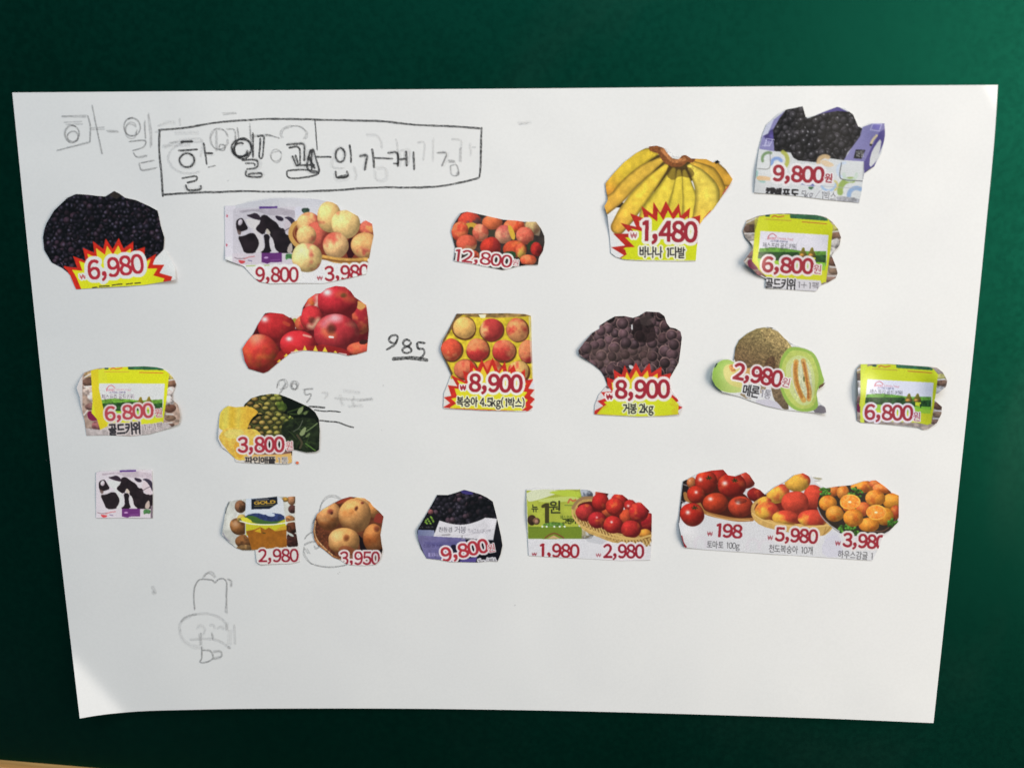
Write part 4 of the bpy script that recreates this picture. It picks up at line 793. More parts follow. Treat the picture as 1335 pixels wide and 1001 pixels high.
c.P([(660,640),(760,660),(860,880),(780,880),(700,800)], (130,108,80), sm=1, grad=(680,700,800,880,(96,80,60))); c.grain([(660,640),(760,660),(860,880),(700,800)], 9, 0.25)
c.P([(480,790),(700,780),(800,890),(620,850)], (200,196,206), name='printed_shadow', sm=1); c.P([(1130,830),(1200,860),(1205,925),(1060,910)], (120,114,120), sm=1)
c.P([(340,720),(560,640),(640,660),(560,740),(450,790)], (150,130,100), sm=1, name='printed_melon')
c.P([(745,450),(790,330),(870,262),(1060,310),(1120,390),(1165,540),(1190,620),(1110,690),(1115,780),(1130,860),(1050,905),(900,895),(800,800),(745,640)], (150,184,76), sm=2, name='printed_melon_slice')
c.P([(765,460),(820,350),(880,300),(1040,330),(1090,400),(1140,560),(1110,690),(1100,830),(1020,880),(920,870),(830,780),(770,640)], (186,200,96), sm=2, tex=(40,0.06)); c.P([(800,470),(850,390),(930,350),(1020,380),(1070,460),(1100,600),(1080,800),(1000,850),(920,820),(840,700)], (200,210,140), sm=2, a=0.9); c.P([(850,480),(900,400),(990,390),(1050,480),(1070,650),(1060,790),(970,810),(890,700)], (206,206,176), sm=2, a=0.8)
c.S([(912,420),(905,500),(915,620),(950,720),(985,790)], 50, (206,160,80)); c.S([(910,430),(905,520),(925,640),(965,760)], 26, (186,120,50)); c.S([(980,410),(1000,500),(1020,620),(1040,700),(1035,780)], 46, (206,160,84)); c.S([(985,430),(1005,530),(1025,680),(1030,770)], 20, (180,110,50)); c.grain([(880,400),(1060,400),(1070,800),(900,800)], 12, 0.12); c.P([(975,560),(1000,560),(995,620),(980,610)], (90,90,40), a=0.7, sm=1)
c.P([(1125,655),(1195,615),(1190,650),(1140,690)], (110,80,60), sm=1)
c.P([(95,580),(105,500),(135,440),(200,400),(260,395),(320,430),(560,600),(560,650),(460,700),(300,725),(190,705),(120,650)], (142,184,72), sm=2, name='printed_melon_slice', grad=(100,500,420,600,(196,206,120))); c.P([(200,470),(280,430),(440,520),(540,610),(480,670),(320,670),(220,600)], (214,200,116), sm=2, a=0.85); c.P([(255,450),(320,440),(330,520),(280,520)], (206,140,60), sm=1, tex=(20,0.3)); c.P([(400,480),(500,480),(520,560),(420,560)], (206,160,90), sm=1); c.P([(120,440),(160,425),(135,470),(120,480)], (50,70,60), sm=1)
c.T('2,980', 300, 580, 150, 470, 10.5, oc=(230,222,222), orad=18, bold=7.6); c.T('원', 768, 650, 74, 74, 12, oc=(230,222,222), orad=12, bold=1.7)
c.T('메론', 392, 735, 92, 158, 10, col=BLK, oc=(220,220,222), orad=14, bold=3, name='product_lettering'); c.T('1통', 568, 758, 70, 96, 10, col=(100,98,104), oc=(214,212,218), orad=8, bold=1.7, name='product_lettering')
c.build('melon clipping with a cut half showing seeds, price 2,980 set aslant', (228,227,221), [(100,560,2.2,130),(1190,640,1.2,100),(1190,900,1.0,90)])

# ------------------------------------------------------------------ small square of wrapped grapes
c = Clip(110, 600, 105/1237, [(180,185),(250,170),(480,158),(700,142),(900,140),(1035,145),(1050,500),(1050,885),(700,882),(178,885)], (186,186,188), 14)
spotted(c, 1, 1, 0, 0)
c.part('printed_wrapped_grapes'); c.P([(1018,700),(1052,690),(1050,888),(1018,888)], (110,100,110))
c.build('small square clipping of black and white wrapped grapes with no price', (178,186,184), [(600,150,0.5,300)])

# ------------------------------------------------------------------ pineapples 3,800
c = Clip(270, 500, 160/1335, [(118,600),(125,520),(130,400),(140,320),(180,270),(230,240),(300,255),(400,250),(410,225),(480,160),(580,128),(700,110),(790,118),(900,160),(1000,205),(1110,255),(1175,310),(1215,380),(1225,500),(1218,720),(1180,742),(1080,748),(960,720),(925,720),(922,855),(880,872),(700,870),(420,862),(310,850),(300,810),(240,750),(160,690)], (200,196,190), 15)
c.P([(60,60),(1260,60),(1260,780),(400,780),(400,200)], (10,14,8), name='printed_pineapple_leaves')
def pine(poly, seed):
    c.part('printed_pineapple'); p = chaikin(poly, 2); c.P(p, (72,74,34), tex=(60,0.3)); old = c.clip; c.clip = inpoly(c.X, c.Y, p); lo, hi = p.min(0), p.max(0); y = lo[1]; k = 0
    while y < hi[1]+30:
        x = lo[0]-30+(k % 2)*46
        while x < hi[0]+30:
            xx, yy = x+c.rs.normal(0, 9), y+c.rs.normal(0, 7)+18*math.sin((x-lo[0])/170.); t = (xx-lo[0])/(hi[0]-lo[0]); cc = np.array((156,116,58))*(1-t)+np.array((110,130,50))*t
            c.F(xx, yy, 44, 30, (40,44,22), dk=0.7, wob=0.3); c.F(xx, yy, 35, 23, cc*c.rs.uniform(0.7,1.25), wob=0.35, dk=0.35, hl=(0,-0.3,0.4,0.35,(206,186,120))); x += 92
        y += 50; k += 1
    c.clip = old
pine([(400,250),(480,150),(700,100),(840,130),(900,200),(880,300),(700,330),(480,330)], 1)
c.part('printed_pineapple_leaves'); c.P([(800,140),(900,150),(1220,360),(1180,420),(960,380),(860,310),(830,200)], (12,16,8), sm=1); c.P([(740,190),(850,200),(880,290),(780,290)], (70,96,30), sm=1, a=0.6)
for a_ in (((880,310),(1000,270),(1060,240)),((900,330),(1010,330),(1100,300))): c.S(a_, 16, (60,80,34), a=0.7)
c.P([(975,320),(1000,270),(1050,245),(1040,300),(1000,340)], (120,134,84), sm=1); c.P([(1040,320),(1090,290),(1095,320),(1060,345)], (90,106,60), sm=1)
pine([(430,480),(520,370),(680,310),(860,320),(980,400),(1000,520),(860,620),(620,600),(480,540)], 2)
c.part('printed_pineapple_leaves'); c.P([(820,420),(1000,360),(1230,390),(1230,760),(960,760),(860,640),(800,540)], (28,36,20), sm=1, tex=(50,0.5))
for k in range(46):
    x, y = c.rs.uniform(820, 1120), c.rs.uniform(400, 690); a_ = math.atan2(y-520, x-700)+c.rs.normal(0, 0.5); L_ = c.rs.uniform(50, 130); g = c.rs.uniform(0.5, 1.5)
    c.S([(x, y), (x+math.cos(a_)*L_*0.5, y+math.sin(a_)*L_*0.5-8), (x+math.cos(a_)*L_, y+math.sin(a_)*L_)], c.rs.uniform(5, 14), (44*g,58*g,28*g), a=0.8)
c.P([(1000,550),(1030,500),(1080,460),(1070,540),(1030,575)], (128,142,94), sm=1); c.P([(1060,580),(1110,530),(1125,550),(1090,585)], (96,112,66), sm=1); c.S([(1080,520),(1150,470),(1200,430)], 10, (110,130,80)); c.S([(980,560),(1030,640),(1010,700)], 22, (70,64,44)); c.S([(1070,650),(1180,730)], 12, (84,120,50)); c.S([(940,520),(1000,480),(1040,400)], 8, (90,96,80))
YP = (214,176,56)
c.P([(125,520),(130,400),(140,320),(180,270),(230,240),(300,260),(400,250),(480,252),(540,290),(560,320),(480,380),(440,480),(440,520)], (204,184,66), sm=2, name='printed_pineapple_slice', grad=(140,350,520,330,(214,164,48)), tex=(34,0.14)); 
for x, cc in ((210,(206,206,90)),(280,(196,156,30)),(350,(206,200,80)),(400,(226,186,60))): c.S([(x,260),(x-8,380),(x-10,490)], 40, cc, a=0.55, soft=8)
c.P([(118,600),(150,530),(200,480),(300,480),(420,495),(520,490),(580,540),(600,600),(560,700),(560,800),(420,840),(310,830),(240,750)], (214,178,70), sm=2, name='printed_pineapple_slice', tex=(36,0.16)); c.P([(170,540),(260,490),(420,510),(360,590),(220,600)], (196,196,104), sm=1, a=0.6, tex=(20,0.12)); c.S([(200,560),(300,540),(420,560),(540,600)], 10, (232,200,110), a=0.5, soft=6); c.S([(210,640),(250,720),(310,790)], 16, (196,140,44), a=0.5, soft=8); c.P([(280,640),(400,620),(400,810),(320,810)], (206,140,36), sm=1, a=0.6)
c.P([(420,770),(915,745),(925,860),(880,870),(400,850)], (206,166,90), name='printed_pineapple_slice'); c.P([(470,760),(640,740),(915,730),(915,765),(560,775)], (120,80,70), sm=1)
c.part(None); c.P([(300,840),(420,830),(925,870),(900,900),(300,900)], (196,194,190), a=0.8)
c.T('3,800', 338, 745, 158, 500, -0.5, oc=(214,204,200), orad=20, bold=6.8, col=(160,44,56)); c.T('원', 858, 718, 76, 72, -2, oc=(214,200,196), orad=12, bold=2.5, col=(170,70,74))
c.T('파인애플', 412, 862, 60, 330, 0.5, col=(50,46,46), bold=4.2, oc=(196,186,170), orad=8, name='product_lettering'); c.T('1통', 770, 866, 60, 112, 0, col=(110,104,104), bold=1.7, oc=(196,190,180), orad=8, name='product_lettering')
c.build('pineapple clipping with yellow slices priced 3,800, below the apples', (198,200,195), [(130,560,0.8,110),(1215,600,0.8,120)])
c = Clip(270, 500, 160/1335, [(962,858),(975,845),(995,848),(1000,862),(985,876),(968,872)], (206,110,70), 5); c.P([(960,850),(985,850),(980,870)], (206,70,40), a=0.6)
c.build('tiny orange paper scrap at the lower right corner of the pineapples', (198,200,195))

# ------------------------------------------------------------------ brown kiwis in a clear bag 2,980
c = Clip(280, 635, 120/1092, [(85,560),(110,400),(130,250),(165,170),(300,145),(440,130),(600,125),(740,105),(860,115),(955,108),(950,250),(950,400),(970,560),(990,690),(1000,750),(1005,880),(900,905),(540,915),(500,890),(480,745),(330,745),(250,715),(170,650)], (200,200,194), 16)
c.part('clear_bag'); c.P([(80,100),(960,100),(1000,700),(480,760),(330,750),(170,660),(80,560)], (188,190,180), tex=(90,0.12)); c.S([(170,180),(140,250),(125,310)], 10, (60,66,70)); c.S([(95,540),(130,600),(180,640)], 10, (140,136,150)); c.S([(330,150),(280,300),(250,380)], 14, (206,208,204))
def kw(x, y, rx, ry, cc, **k): c.F(x, y, rx, ry, cc, c2=tuple(v*0.6 for v in cc), b=0.4, dk=0.4, name='printed_kiwi', **k)
kw(305, 230, 68, 75, (124,84,56)); kw(290, 465, 112, 105, (140,88,40), hl=(-0.4,-0.3,0.4,0.3)); kw(350, 640, 110, 80, (130,84,44)); kw(320, 370, 60, 50, (186,160,80)); kw(910, 150, 50, 60, (170,120,80)); kw(920, 260, 50, 50, (90,56,50)); kw(890, 380, 60, 45, (176,120,70)); kw(915, 480, 75, 70, (100,56,34)); kw(920, 630, 85, 90, (78,44,36)); kw(835, 145, 40, 28, (200,150,60)); kw(360,720,100,40,(160,120,70))
c.P([(870,530),(930,560),(940,590),(880,570)], (176,186,176), sm=1)
c.P([(372,130),(750,110),(810,150),(830,330),(850,420),(855,710),(440,745),(400,600),(360,560),(360,340)], (190,200,214), name='bag_label', grad=(500,150,700,350,(200,204,204)))
c.P([(360,330),(500,300),(600,330),(650,300),(820,320),(835,400),(700,450),(500,450),(360,400)], (44,56,98), sm=1, tex=(40,0.3)); c.P([(360,330),(480,340),(560,390),(700,410),(830,380),(800,440),(600,455),(400,420)], (62,96,40), sm=1); c.P([(600,310),(650,295),(720,320),(700,350),(620,340)], (190,200,214), sm=1)
c.P([(365,390),(500,430),(700,450),(835,375),(845,520),(850,580),(370,570)], (186,182,34)); c.P([(300,360),(360,350),(450,400),(420,430),(330,410)], (206,200,50), sm=1); c.P([(370,520),(470,500),(540,470),(600,500),(640,475),(720,520),(850,500),(855,710),(440,745),(400,600)], (150,90,22), tex=(70,0.12)); c.P([(470,520),(540,480),(550,540)], (196,160,30)); c.P([(700,520),(780,470),(850,450),(850,500)], (190,150,40))
c.S([(300,400),(450,436),(700,440),(950,400)], 13, (222,222,200), name='clear_bag'); c.S([(570,540),(600,545)], 10, (60,56,20))
c.P([(435,140),(740,110),(745,195),(650,255),(435,262)], (26,30,40), name='bag_label'); c.T('GOLD', 470, 205, 34, 250, -4, col=(190,150,50), bold=3.4, name='small_lettering'); c.S([(470,225),(690,210)], 7, (130,120,60)); c.S([(490,150),(640,142)], 8, (130,130,130))
c.part(None); c.P([(480,745),(520,735),(1000,700),(1010,910),(500,920)], (200,200,194))
c.T('2,980', 520, 885, 148, 472, -0.5, oc=(204,200,194), orad=20, bold=6, col=(142,28,44))
c.build('brown kiwis in a clear bag with an orange label, clipping priced 2,980', (198,200,195), [(95,500,0.9,110),(520,900,0.5,80)])

# ------------------------------------------------------------------ pears 3,950
c = Clip(395, 635, 115/1046, [(120,520),(135,420),(165,320),(240,260),(370,185),(460,140),(560,112),(640,118),(730,130),(790,170),(830,225),(900,285),(955,345),(940,430),(918,560),(930,660),(945,740),(930,800),(905,870),(860,915),(730,928),(560,920),(500,900),(440,860),(360,830),(250,740),(180,690),(135,620)], (206,200,192), 17)
c.P([(80,80),(980,80),(980,950),(80,950)], (96,50,28), tex=(70,0.3), name='printed_basket'); c.P([(370,180),(560,100),(600,130),(440,200)], (140,56,34), sm=1)
c.S([(140,400),(120,520),(150,620),(230,710),(330,800),(430,860)], 34, (150,98,56)); c.S([(150,400),(140,520),(170,620),(260,720),(350,800)], 8, (206,170,120)); c.grain([(100,380),(180,380),(450,860),(300,820),(100,620)], 12, 0.3)
def pear(x, y, rx, ry, cc, b_=0.25, **k): c.F(x, y, rx, ry, cc, c2=tuple(np.array(cc)*(0.80,0.66,0.52)), b=b_, dk=0.38, name='printed_pear', L=(-0.4,-0.7), gam=1.1, **k)
c.P([(700,600),(940,730),(940,780),(680,760),(660,560)], (20,10,14), sm=0)
pear(310, 340, 145, 175, (206,144,84), 0.4, side=(0.3,1)); c.F(325, 285, 48, 42, (140,70,46), dk=0.6, soft=0.9); c.F(340, 305, 20, 24, (80,34,28), soft=0.9)
pear(720, 200, 150, 100, (206,150,90)); pear(840, 250, 80, 110, (196,130,66)); c.P([(880,290),(955,340),(940,430),(880,420),(830,400)], (130,48,34), sm=1)
pear(840, 600, 130, 175, (192,122,62), 0.5, side=(0,1)); c.F(875, 490, 42, 46, (120,60,34), dk=0.6, soft=0.9)
pear(615, 330, 195, 200, (212,150,84), 0.35, side=(-0.1,1)); c.F(632, 250, 26, 36, (96,48,26), rot=25, dk=0.5, soft=0.9); c.F(705, 185, 24, 18, (120,50,36), dk=0.5, soft=0.9)
pear(495, 640, 186, 160, (212,150,82), 0.3, side=(0,1), hl=(-0.6,-0.4,0.5,0.3,(246,220,170))); c.F(515, 600, 46, 50, (130,70,34), dk=0.6, soft=0.9); c.P([(400,740),(480,680),(600,720),(640,780),(500,800)], (140,68,40), sm=1, a=0.6)
c.part(None); c.P([(420,850),(500,800),(930,810),(930,860),(860,930),(500,925)], (210,204,198), a=0.15)
c.T('3,950', 440, 915, 150, 470, 0, oc=(218,210,206), orad=22, bold=6, col=(148,34,48))
c.P([(560,925),(900,930),(900,960),(440,960)], (206,200,196), name=None)
c.build('golden pears in a basket priced 3,950, clipping inside a pencilled loop', (202,204,198), [(130,450,0.8,100),(930,780,0.8,90)])

# ------------------------------------------------------------------ grape box 9,800 (environment-friendly)
c = Clip(535, 630, 130/1132, [(75,540),(95,500),(170,370),(240,250),(305,130),(430,132),(520,105),(612,72),(700,95),(800,125),(870,160),(935,205),(960,300),(985,400),(1030,600),(1045,700),(1025,800),(990,885),(900,882),(760,895),(600,892),(450,888),(330,865),(185,850),(120,740),(90,640)], (200,200,204), 18)
c.P([(60,60),(1060,60),(1060,900),(60,900)], (14,12,18), name='printed_box')
c.grapes([(310,130),(430,130),(610,75),(800,125),(940,210),(980,390),(850,400),(740,470),(560,480),(430,450),(320,400),(180,420),(160,380)], 36, (36,32,40), 0.35, 0.45, (150,146,156), 0.24, 0.25, sm=0, bg=(10,9,12), c2=(64,48,56), pack=1.6)
c.P([(640,130),(940,200),(980,390),(850,400),(700,460),(640,300)], (8,8,10), sm=1, a=0.6); c.P([(560,85),(612,72),(720,105),(700,130),(600,120)], (56,48,110), sm=1, name='printed_box'); c.P([(180,330),(240,260),(310,420),(290,520),(90,520)], (16,14,18), a=0.9)
c.F(228, 322, 34, 30, (130,76,76))
for x, y in ((175,440),(200,405),(235,385),(215,430),(250,410),(230,455),(190,455),(262,432),(180,420),(245,395)): c.F(x, y, 15, 11, (110,150,50), rot=x, name='green_logo')
c.T('ㅇㄱㅎㅈ', 110, 508, 22, 155, 0, col=(90,90,94), name='small_lettering')
c.P([(85,525),(270,530),(280,600),(80,590)], (98,106,142), name='printed_box', grad=(80,530,270,600,(126,132,160))); c.P([(80,590),(280,600),(620,620),(640,680),(560,760),(480,900),(180,860),(90,640)], (108,104,146), grad=(100,600,500,850,(90,84,132)), tex=(70,0.1)); c.P([(110,660),(320,670),(620,650),(640,690),(300,720)], (84,80,130), sm=1, a=0.7)
c.P([(640,640),(940,650),(1000,640),(1045,740),(1000,890),(560,800)], (14,12,20)); c.P([(560,870),(760,830),(740,895),(560,892)], (78,66,130)); c.P([(450,700),(520,690),(540,780),(470,800)], (22,18,40), sm=1)
p_ = [(330,420)]+[(x, 420+62*math.sin(math.pi*(x-330)/520.)-8*(x-330)/150.) for x in range(370,850,40)]+[(850,388),(985,400),(960,520),(940,642),(600,618),(262,600)]
c.P(p_, (206,204,206), name='box_label', tex=(120,0.05)); c.S([(265,585),(600,590),(760,560),(965,515)], 5, (176,172,176)); c.S([(360,585),(450,580)], 10, (120,116,120)); c.S([(587,590),(587,618)], 5, (60,60,60)); c.S([(580,628),(940,640)], 8, (150,150,160))
c.T('친환경', 322, 545, 46, 150, 1, col=(70,68,76), bold=1.7, name='small_lettering'); c.T('거봉', 500, 555, 62, 132, 1, col=(96,94,104), bold=0.8, name='small_lettering'); c.T('무농약 농산물 인증', 652, 538, 24, 262, 2, col=(130,126,134), name='small_lettering'); c.T('아침이슬포도', 660, 560, 18, 220, 2, col=(150,146,154), name='small_lettering')
c.part('small_lettering'); c.T('친환경 거봉', 146, 722, 32, 230, 1, col=(60,54,96), bold=1.7, name='small_lettering'); c.P([(205,785),(350,790),(350,832),(205,828)], (150,142,190)); c.T('포도즙영농', 222, 825, 36, 130, 1, col=(50,46,70), bold=1.7, name='small_lettering')
c.part('printed_box'); c.P([(990,440),(1040,640),(960,640)], (20,18,24))
c.T('9,800', 372, 888, 150, 535, -12.5, oc=(222,214,212), orad=20, bold=7.6, col=(168,44,54)); c.T('원', 888, 778, 76, 76, -11, oc=(222,214,212), orad=12, bold=2.5, col=(168,44,54))
c.T('2kg/1박스', 770, 925, 60, 210, -4, col=(60,58,60), oc=(206,204,206), orad=14, bold=2.5, name='product_lettering')
c.build('dark grapes in a violet box with a white band, price 9,800 slanting upward', (206,207,201), [(90,560,0.7,90),(1040,700,0.8,100)])

# ------------------------------------------------------------------ green kiwi pack and basket of plums
c = Clip(675, 625, 190/1335, [(80,92),(200,78),(400,82),(570,88),(640,95),(700,108),(830,128),(960,140),(1010,180),(1080,190),(1130,210),(1200,280),(1228,315),(1225,600),(1215,735),(950,742),(600,722),(300,708),(100,695),(92,540),(82,300)], (212,212,212), 19)
c.F(610, 140, 85, 50, (150,156,164), c2=(90,96,110), b=0.4, bs=16, name='clear_tray'); c.F(620, 500, 70, 60, (150,140,110), c2=(196,196,190), b=0.5, bs=18)
GR = (150,172,50)
c.P([(80,100),(570,90),(585,160),(520,220),(560,430),(585,545),(95,542)], (164,174,58), name='green_package', tex=(90,0.1)); c.P([(80,100),(300,85),(400,110),(300,150),(140,200),(85,200)], (200,206,170), sm=1); c.P([(240,110),(560,95),(580,170),(420,150)], (176,196,60), sm=1); c.P([(180,180),(460,150),(590,170),(520,200),(200,210)], (190,204,110), sm=1, a=0.8)
c.P([(95,430),(360,436),(590,430),(585,545),(95,542)], (110,132,36)); c.P([(220,430),(240,400),(300,385),(420,395),(440,430)], (90,130,50), sm=1, tex=(20,0.4)); c.S([(100,440),(560,436)], 6, (90,120,40))
c.T('뉴', 128, 290, 56, 56, 0, col=(52,56,30), bold=3.4, name='small_lettering'); c.T('1', 225, 392, 170, 56, 0, col=(64,60,26), bold=7.6, name='small_lettering'); c.T('원', 288, 300, 92, 100, 0, col=(52,56,30), bold=4.2, name='small_lettering')
c.T('제스프리', 388, 362, 30, 110, 0, col=(50,70,24), bold=1.7, name='small_lettering'); c.T('그린키위', 408, 400, 38, 165, 0, col=(30,40,16), bold=2.5, name='small_lettering')
c.part('printed_kiwi'); c.F(130, 370, 40, 48, (60,40,26), dk=0.6); c.F(170, 380, 34, 34, (110,80,56)); c.F(172, 384, 18, 18, (150,110,90), dk=0.7)
c.S([(462,210),(480,180),(505,195),(530,185)], 16, (186,100,60), name='green_package'); c.S([(430,234),(530,238)], 5, (80,100,50)); c.S([(250,535),(290,505),(340,492),(400,520),(420,535)], 12, (120,70,40)); c.P([(270,540),(330,510),(390,540)], (196,160,110))
for x in (225,265,335,385,430): c.F(x, 430, 9, 9, (200,214,190), dk=0.9)
BK = (186,150,84)
c.P([(500,250),(530,200),(600,165),(700,165),(1228,400),(1225,560),(1175,630),(1100,590),(900,585),(780,545),(600,470),(540,380)], BK, sm=1, name='printed_basket', tex=(30,0.15)); c.P([(540,250),(580,210),(690,195),(1220,400),(1215,500),(900,500),(640,400),(560,330)], (84,22,20), sm=1)
for k in range(24):
    t = k/23; x = 520+t*700; y = 330+235*math.sin(t*1.75)*0.98-12*t
    c.S([(x-6, y-4), (x+22, y+56)], 9, (120,84,40), sm=False); c.S([(x+34, y-2), (x+14, y+50)], 7, (216,184,116), sm=False)
c.S([(500,250),(510,340),(580,420),(720,485),(900,535),(1080,545),(1222,510)], 16, (206,170,96)); c.S([(505,260),(540,205),(600,170),(690,165)], 26, (150,116,76))
def plum(x, y, rx, ry, cc=(176,36,32), b_=0.3, **k): c.F(x, y, rx, ry, cc, c2=(206,84,44), b=b_, dk=0.38, name='printed_plum', **k)
plum(770, 130, 60, 40, (140,60,54)); plum(930, 190, 78, 65); plum(1150, 270, 60, 60); plum(1030, 240, 60, 55, hl=(-0.3,0,0.2,0.8)); plum(1200, 390, 70, 90, (140,24,28)); plum(840, 290, 70, 60, (176,80,44)); plum(990, 340, 60, 70, (196,70,40), 0.5); c.F(1165, 495, 60, 45, (214,140,50), name='printed_plum')
plum(755, 205, 80, 86); plum(888, 250, 84, 80, (190,44,34), 0.4); plum(615, 300, 82, 78, (176,46,44)); plum(1108, 300, 90, 88, (176,36,36)); plum(728, 368, 80, 74, (168,34,38), hl=(-0.05,-0.3,0.12,0.7)); plum(872, 412, 86, 80, (186,40,36), hl=(-0.15,-0.3,0.13,0.95)); plum(1040, 452, 92, 80, (176,40,36))
c.part('printed_basket'); c.S([(860,500),(980,530),(1100,540),(1220,510)], 18, (206,170,96))
c.part(None); c.P([(90,545),(700,540),(880,590),(1000,600),(1160,640),(1215,610),(1215,745),(90,745)], (208,208,210))
c.P([(590,560),(700,500),(860,590),(800,600)], (176,178,182), sm=1, a=0.6)
c.T('₩', 128, 698, 32, 46, 2, bold=1.7, col=(150,50,60)); c.T('1,980', 205, 705, 118, 355, 1.5, bold=5.1, oc=(212,208,210), orad=12, col=(152,28,40))
c.T('₩', 716, 708, 34, 48, 0, bold=1.7, col=(160,60,70)); c.T('2,980', 786, 714, 120, 368, 0.5, bold=5.1, oc=(216,210,212), orad=20, col=(146,28,44))
c.build('clipping of a green kiwi pack and basket of plums, priced 1,980 and 2,980', (210,211,206), [(1220,500,0.8,110),(90,300,0.5,100)])

# ------------------------------------------------------------------ tomatoes, nectarines, tangerines
c = Clip(875, 605, 310/1335, [(42,330),(55,200),(68,96),(100,80),(160,50),(230,35),(292,30),(320,62),(360,68),(420,45),(440,60),(470,105),(465,130),(500,145),(528,172),(580,130),(645,98),(690,62),(740,50),(780,70),(852,78),(840,90),(800,95),(840,120),(870,135),(930,125),(1010,118),(1080,95),(1150,90),(1200,125),(1240,160),(1278,175),(1278,320),(1215,385),(1190,400),(1165,470),(1130,540),(900,525),(480,498),(200,480),(75,466),(58,410)], (214,214,216), 20)
c.P([(60,90),(100,85),(100,200),(60,220),(45,330),(40,330)], (34,26,26), name='printed_basket'); c.S([(60,110),(90,120)], 4, (150,140,140)); c.S([(50,200),(75,218)], 4, (150,140,140))
c.P([(75,180),(110,130),(300,100),(460,200),(470,300),(440,320),(320,310),(200,285),(95,215)], (70,26,14), sm=1); c.S([(78,165),(90,200),(150,215),(190,270),(300,300),(380,312),(455,310)], 20, (166,112,56)); c.S([(200,278),(300,306),(440,314)], 6, (206,160,96))
TM = (186,44,26)
def tom(x, y, rx, ry, hl=1, col=TM, stem=None, h=(-0.4,-0.4)):
    c.F(x, y, rx, ry, col, dk=0.36, hl=(h[0],h[1],0.17,0.95*hl), name='printed_tomato', c2=(206,76,40), b=0.25)
    if stem:
        sx, sy = stem; c.part('printed_tomato_stem')
        for a_ in range(0, 360, 60): c.S([(sx, sy), (sx+17*math.cos(math.radians(a_+10)), sy+10*math.sin(math.radians(a_+10)))], 5, (44,56,22), sm=False)
        c.S([(sx, sy), (sx-3, sy-13)], 5, (40,50,20), sm=False)
tom(115, 105, 28, 32, 0.5, (190,110,60)); tom(260, 65, 70, 42, 0, (176,40,30)); tom(415, 90, 58, 50, 0.8, (186,56,40)); tom(480, 170, 55, 42, 0, (140,28,24)); tom(195, 98, 62, 64, stem=(212,78), h=(-0.5,-0.2)); tom(140, 172, 52, 50, h=(0,-0.3)); tom(345, 120, 80, 68, col=(172,34,22), stem=(358,92), h=(-0.55,-0.2))
tom(250, 218, 74, 58, col=(188,58,28)); tom(390, 238, 72, 58, col=(190,60,34), h=(-0.2,-0.4)); c.F(390, 205, 34, 14, (100,40,26), a=0.5); tom(118, 280, 70, 66, col=(190,40,26), stem=(132,245), h=(-0.35,-0.15))
NB = (206,162,88)
c.P([(446,240),(470,205),(530,175),(640,180),(840,200),(905,355),(850,405),(740,395),(600,372),(500,345),(452,300)], NB, sm=1, name='printed_basket', tex=(40,0.12)); c.P([(465,240),(500,200),(660,160),(850,250),(870,320),(700,340),(540,310),(475,280)], (110,30,20), sm=1)
for x, y in ((500,330),(560,350),(620,365),(680,375),(860,370)): c.S([(x,y-12),(x+16,y+14)], 3, (150,104,44), sm=False)
NY, NR = (232,172,60), (206,66,44)
def nec(x, y, rx, ry, b_, sd=None, rot=0, col=NY): c.F(x, y, rx, ry, col, rot=rot, c2=NR, b=b_, dk=0.5, name='printed_nectarine', side=sd)
nec(600, 165, 70, 50, 0.45, (0.4,-0.8), -30); nec(800, 180, 60, 62, 0.9); nec(712, 100, 72, 54, 0.32, (0.8,-0.8)); c.P([(790,62),(852,78),(835,90),(800,80)], (150,140,90), sm=1, a=0.6); nec(525, 215, 40, 34, 0.4); nec(542, 262, 68, 52, 0.45, (0.6,-0.4)); nec(698, 215, 76, 66, 0.88, (-0.6,-0.5)); nec(642, 300, 74, 44, 0.5, (0.5,-0.8)); nec(795, 305, 80, 50, 0.6, (0,-1))
c.part('printed_basket'); c.P([(450,290),(560,320),(700,345),(905,340),(905,365),(850,408),(740,395),(600,372),(500,345)], (210,168,92), tex=(40,0.12), sm=1); c.S([(455,275),(520,315),(640,345),(780,352),(900,340)], 7, (226,186,110)); c.S([(850,400),(880,370),(900,345)], 3, (140,96,40)); c.S([(858,395),(870,350)], 2.5, (140,96,40))
c.P([(818,250),(830,170),(880,130),(1080,95),(1280,175),(1280,320),(1210,388),(1150,395),(960,385),(880,330)], (48,38,30), sm=1, name='printed_dish'); c.S([(822,245),(850,300),(920,365),(975,395)], 6, (150,150,150)); c.S([(1120,375),(1200,370),(1270,300)], 4, (130,90,70))
TO = (238,146,42)
def tan_(x, y, rx, ry, col=TO, **k): c.F(x, y, rx, ry, col, c2=(206,98,24), b=0.35, dk=0.5, name='printed_tangerine', hl=(-0.3,-0.35,0.45,0.35,(250,206,110)), **k)
def half(x, y, rx, ry):
    c.F(x, y, rx, ry, (240,166,62), dk=0.95, name='printed_tangerine_half'); c.F(x, y, rx*0.9, ry*0.88, (232,128,38), dk=0.9, c2=(240,156,70), b=0.4, bs=8)
    for a_ in range(0, 360, 36): c.S([(x, y), (x+rx*0.8*math.cos(math.radians(a_)), y+ry*0.78*math.sin(math.radians(a_)))], 2.2, (232,166,90), sm=False, a=0.7)
    c.F(x, y, 9, 6, (240,214,160), dk=0.95)
def herb(x, y, rx, ry):
    c.part('printed_parsley')
    for k in range(26): a_, q = c.rs.uniform(0, 6.28), math.sqrt(c.rs.rand()); g = c.rs.uniform(0.6, 1.6); c.F(x+rx*q*math.cos(a_), y+ry*q*math.sin(a_), 8, 7, (60*g,104*g,34*g), dk=0.5)
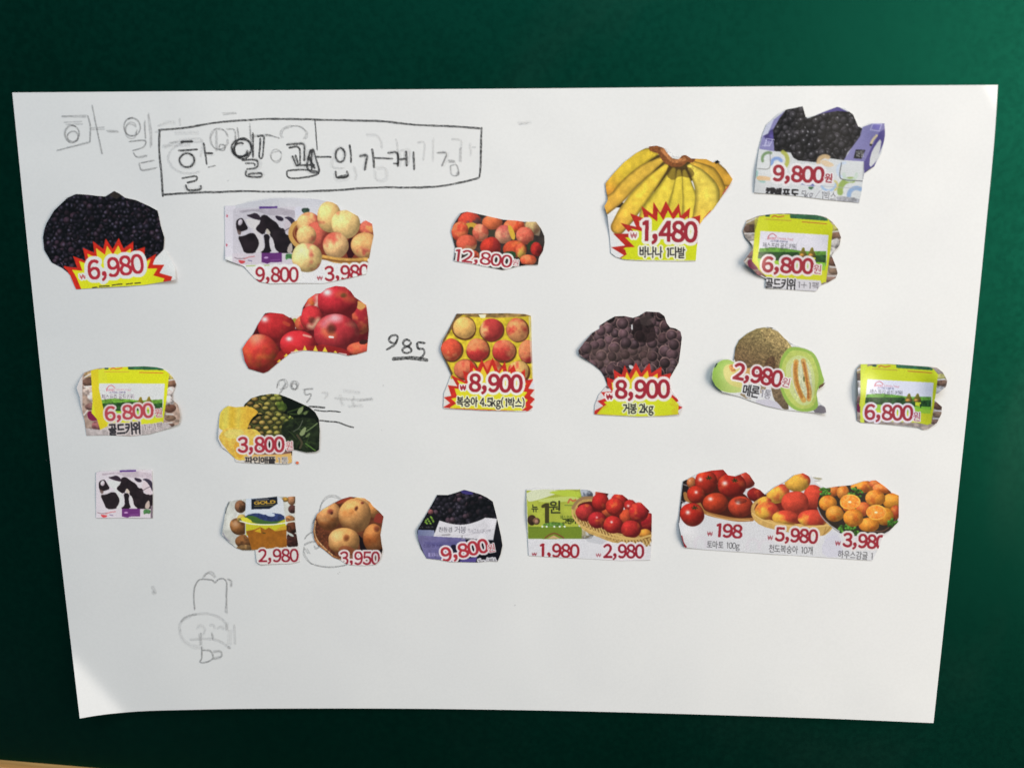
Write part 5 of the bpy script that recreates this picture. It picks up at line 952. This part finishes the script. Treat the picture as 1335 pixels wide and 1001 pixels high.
tan_(910, 150, 45, 30, (196,100,40)); tan_(1070, 125, 62, 36); tan_(1150, 110, 40, 24, (206,96,46)); tan_(1190, 135, 60, 28, (226,120,60)); tan_(965, 160, 36, 42, (206,120,40)); herb(865, 155, 32, 26); herb(1035, 160, 42, 30); tan_(1240, 205, 55, 45, (232,150,40)); tan_(1260, 270, 30, 40, (170,60,30)); tan_(1145, 188, 56, 48); tan_(880, 218, 50, 44); tan_(1080, 250, 40, 40, (206,90,36)); tan_(990, 240, 26, 30, (206,96,30))
half(1003, 212, 58, 42); tan_(1195, 292, 56, 52, (230,150,40)); herb(990, 365, 50, 26); herb(1240, 330, 30, 22); tan_(918, 278, 52, 46, (214,138,44)); tan_(1110, 340, 56, 40, (230,140,36)); tan_(1022, 300, 55, 52, (224,136,36)); half(1150, 270, 56, 42); herb(1015,385,40,16)
c.part(None); c.P([(900,372),(960,392),(900,420),(860,440),(860,410)], (206,206,216), a=0.8); c.P([(845,440),(920,390),(960,420),(960,520),(850,520)], (202,200,216), a=0.6, sm=1)
c.S(circ(165,445,32,36,150,390,9), 16, (214,206,214), a=0.5, soft=3); c.S(circ(240,455,30,34,150,390,9), 16, (216,208,216), a=0.4, soft=3); c.S(circ(460,455,34,34,150,390,9), 16, (216,208,214), a=0.5, soft=3); c.S(circ(530,460,34,34,150,390,9), 16, (218,210,216), a=0.5, soft=3); c.S([(58,405),(66,440),(82,464)], 12, (150,36,44))
c.T('₩', 202, 402, 26, 30, 3, bold=1.3); c.T('198', 254, 405, 72, 142, 4, bold=3.8)
c.T('토마토 100g', 200, 466, 34, 184, 3, col=(62,60,62), bold=1.4, name='product_lettering')
c.T('₩', 540, 424, 26, 30, 4, bold=1.3); c.T('5,980', 584, 428, 74, 236, 4, bold=3.8, oc=(222,216,214), orad=12)
c.T('천도복숭아 10개', 548, 490, 36, 246, 3, col=(62,60,62), bold=1.4, name='product_lettering')
c.T('₩', 920, 455, 26, 30, 4, bold=1.3); c.T('3,980', 964, 460, 74, 236, 4, bold=3.8, oc=(222,216,214), orad=12)
c.T('하우스감귤 1', 935, 522, 36, 195, 3.5, col=(62,60,62), bold=1.4, name='product_lettering')
c.build('longest clipping, with dishes of tomatoes, nectarines and tangerines, at the lower right', (226,226,221), [(45,400,1.4,50),(1275,250,0.8,70)])
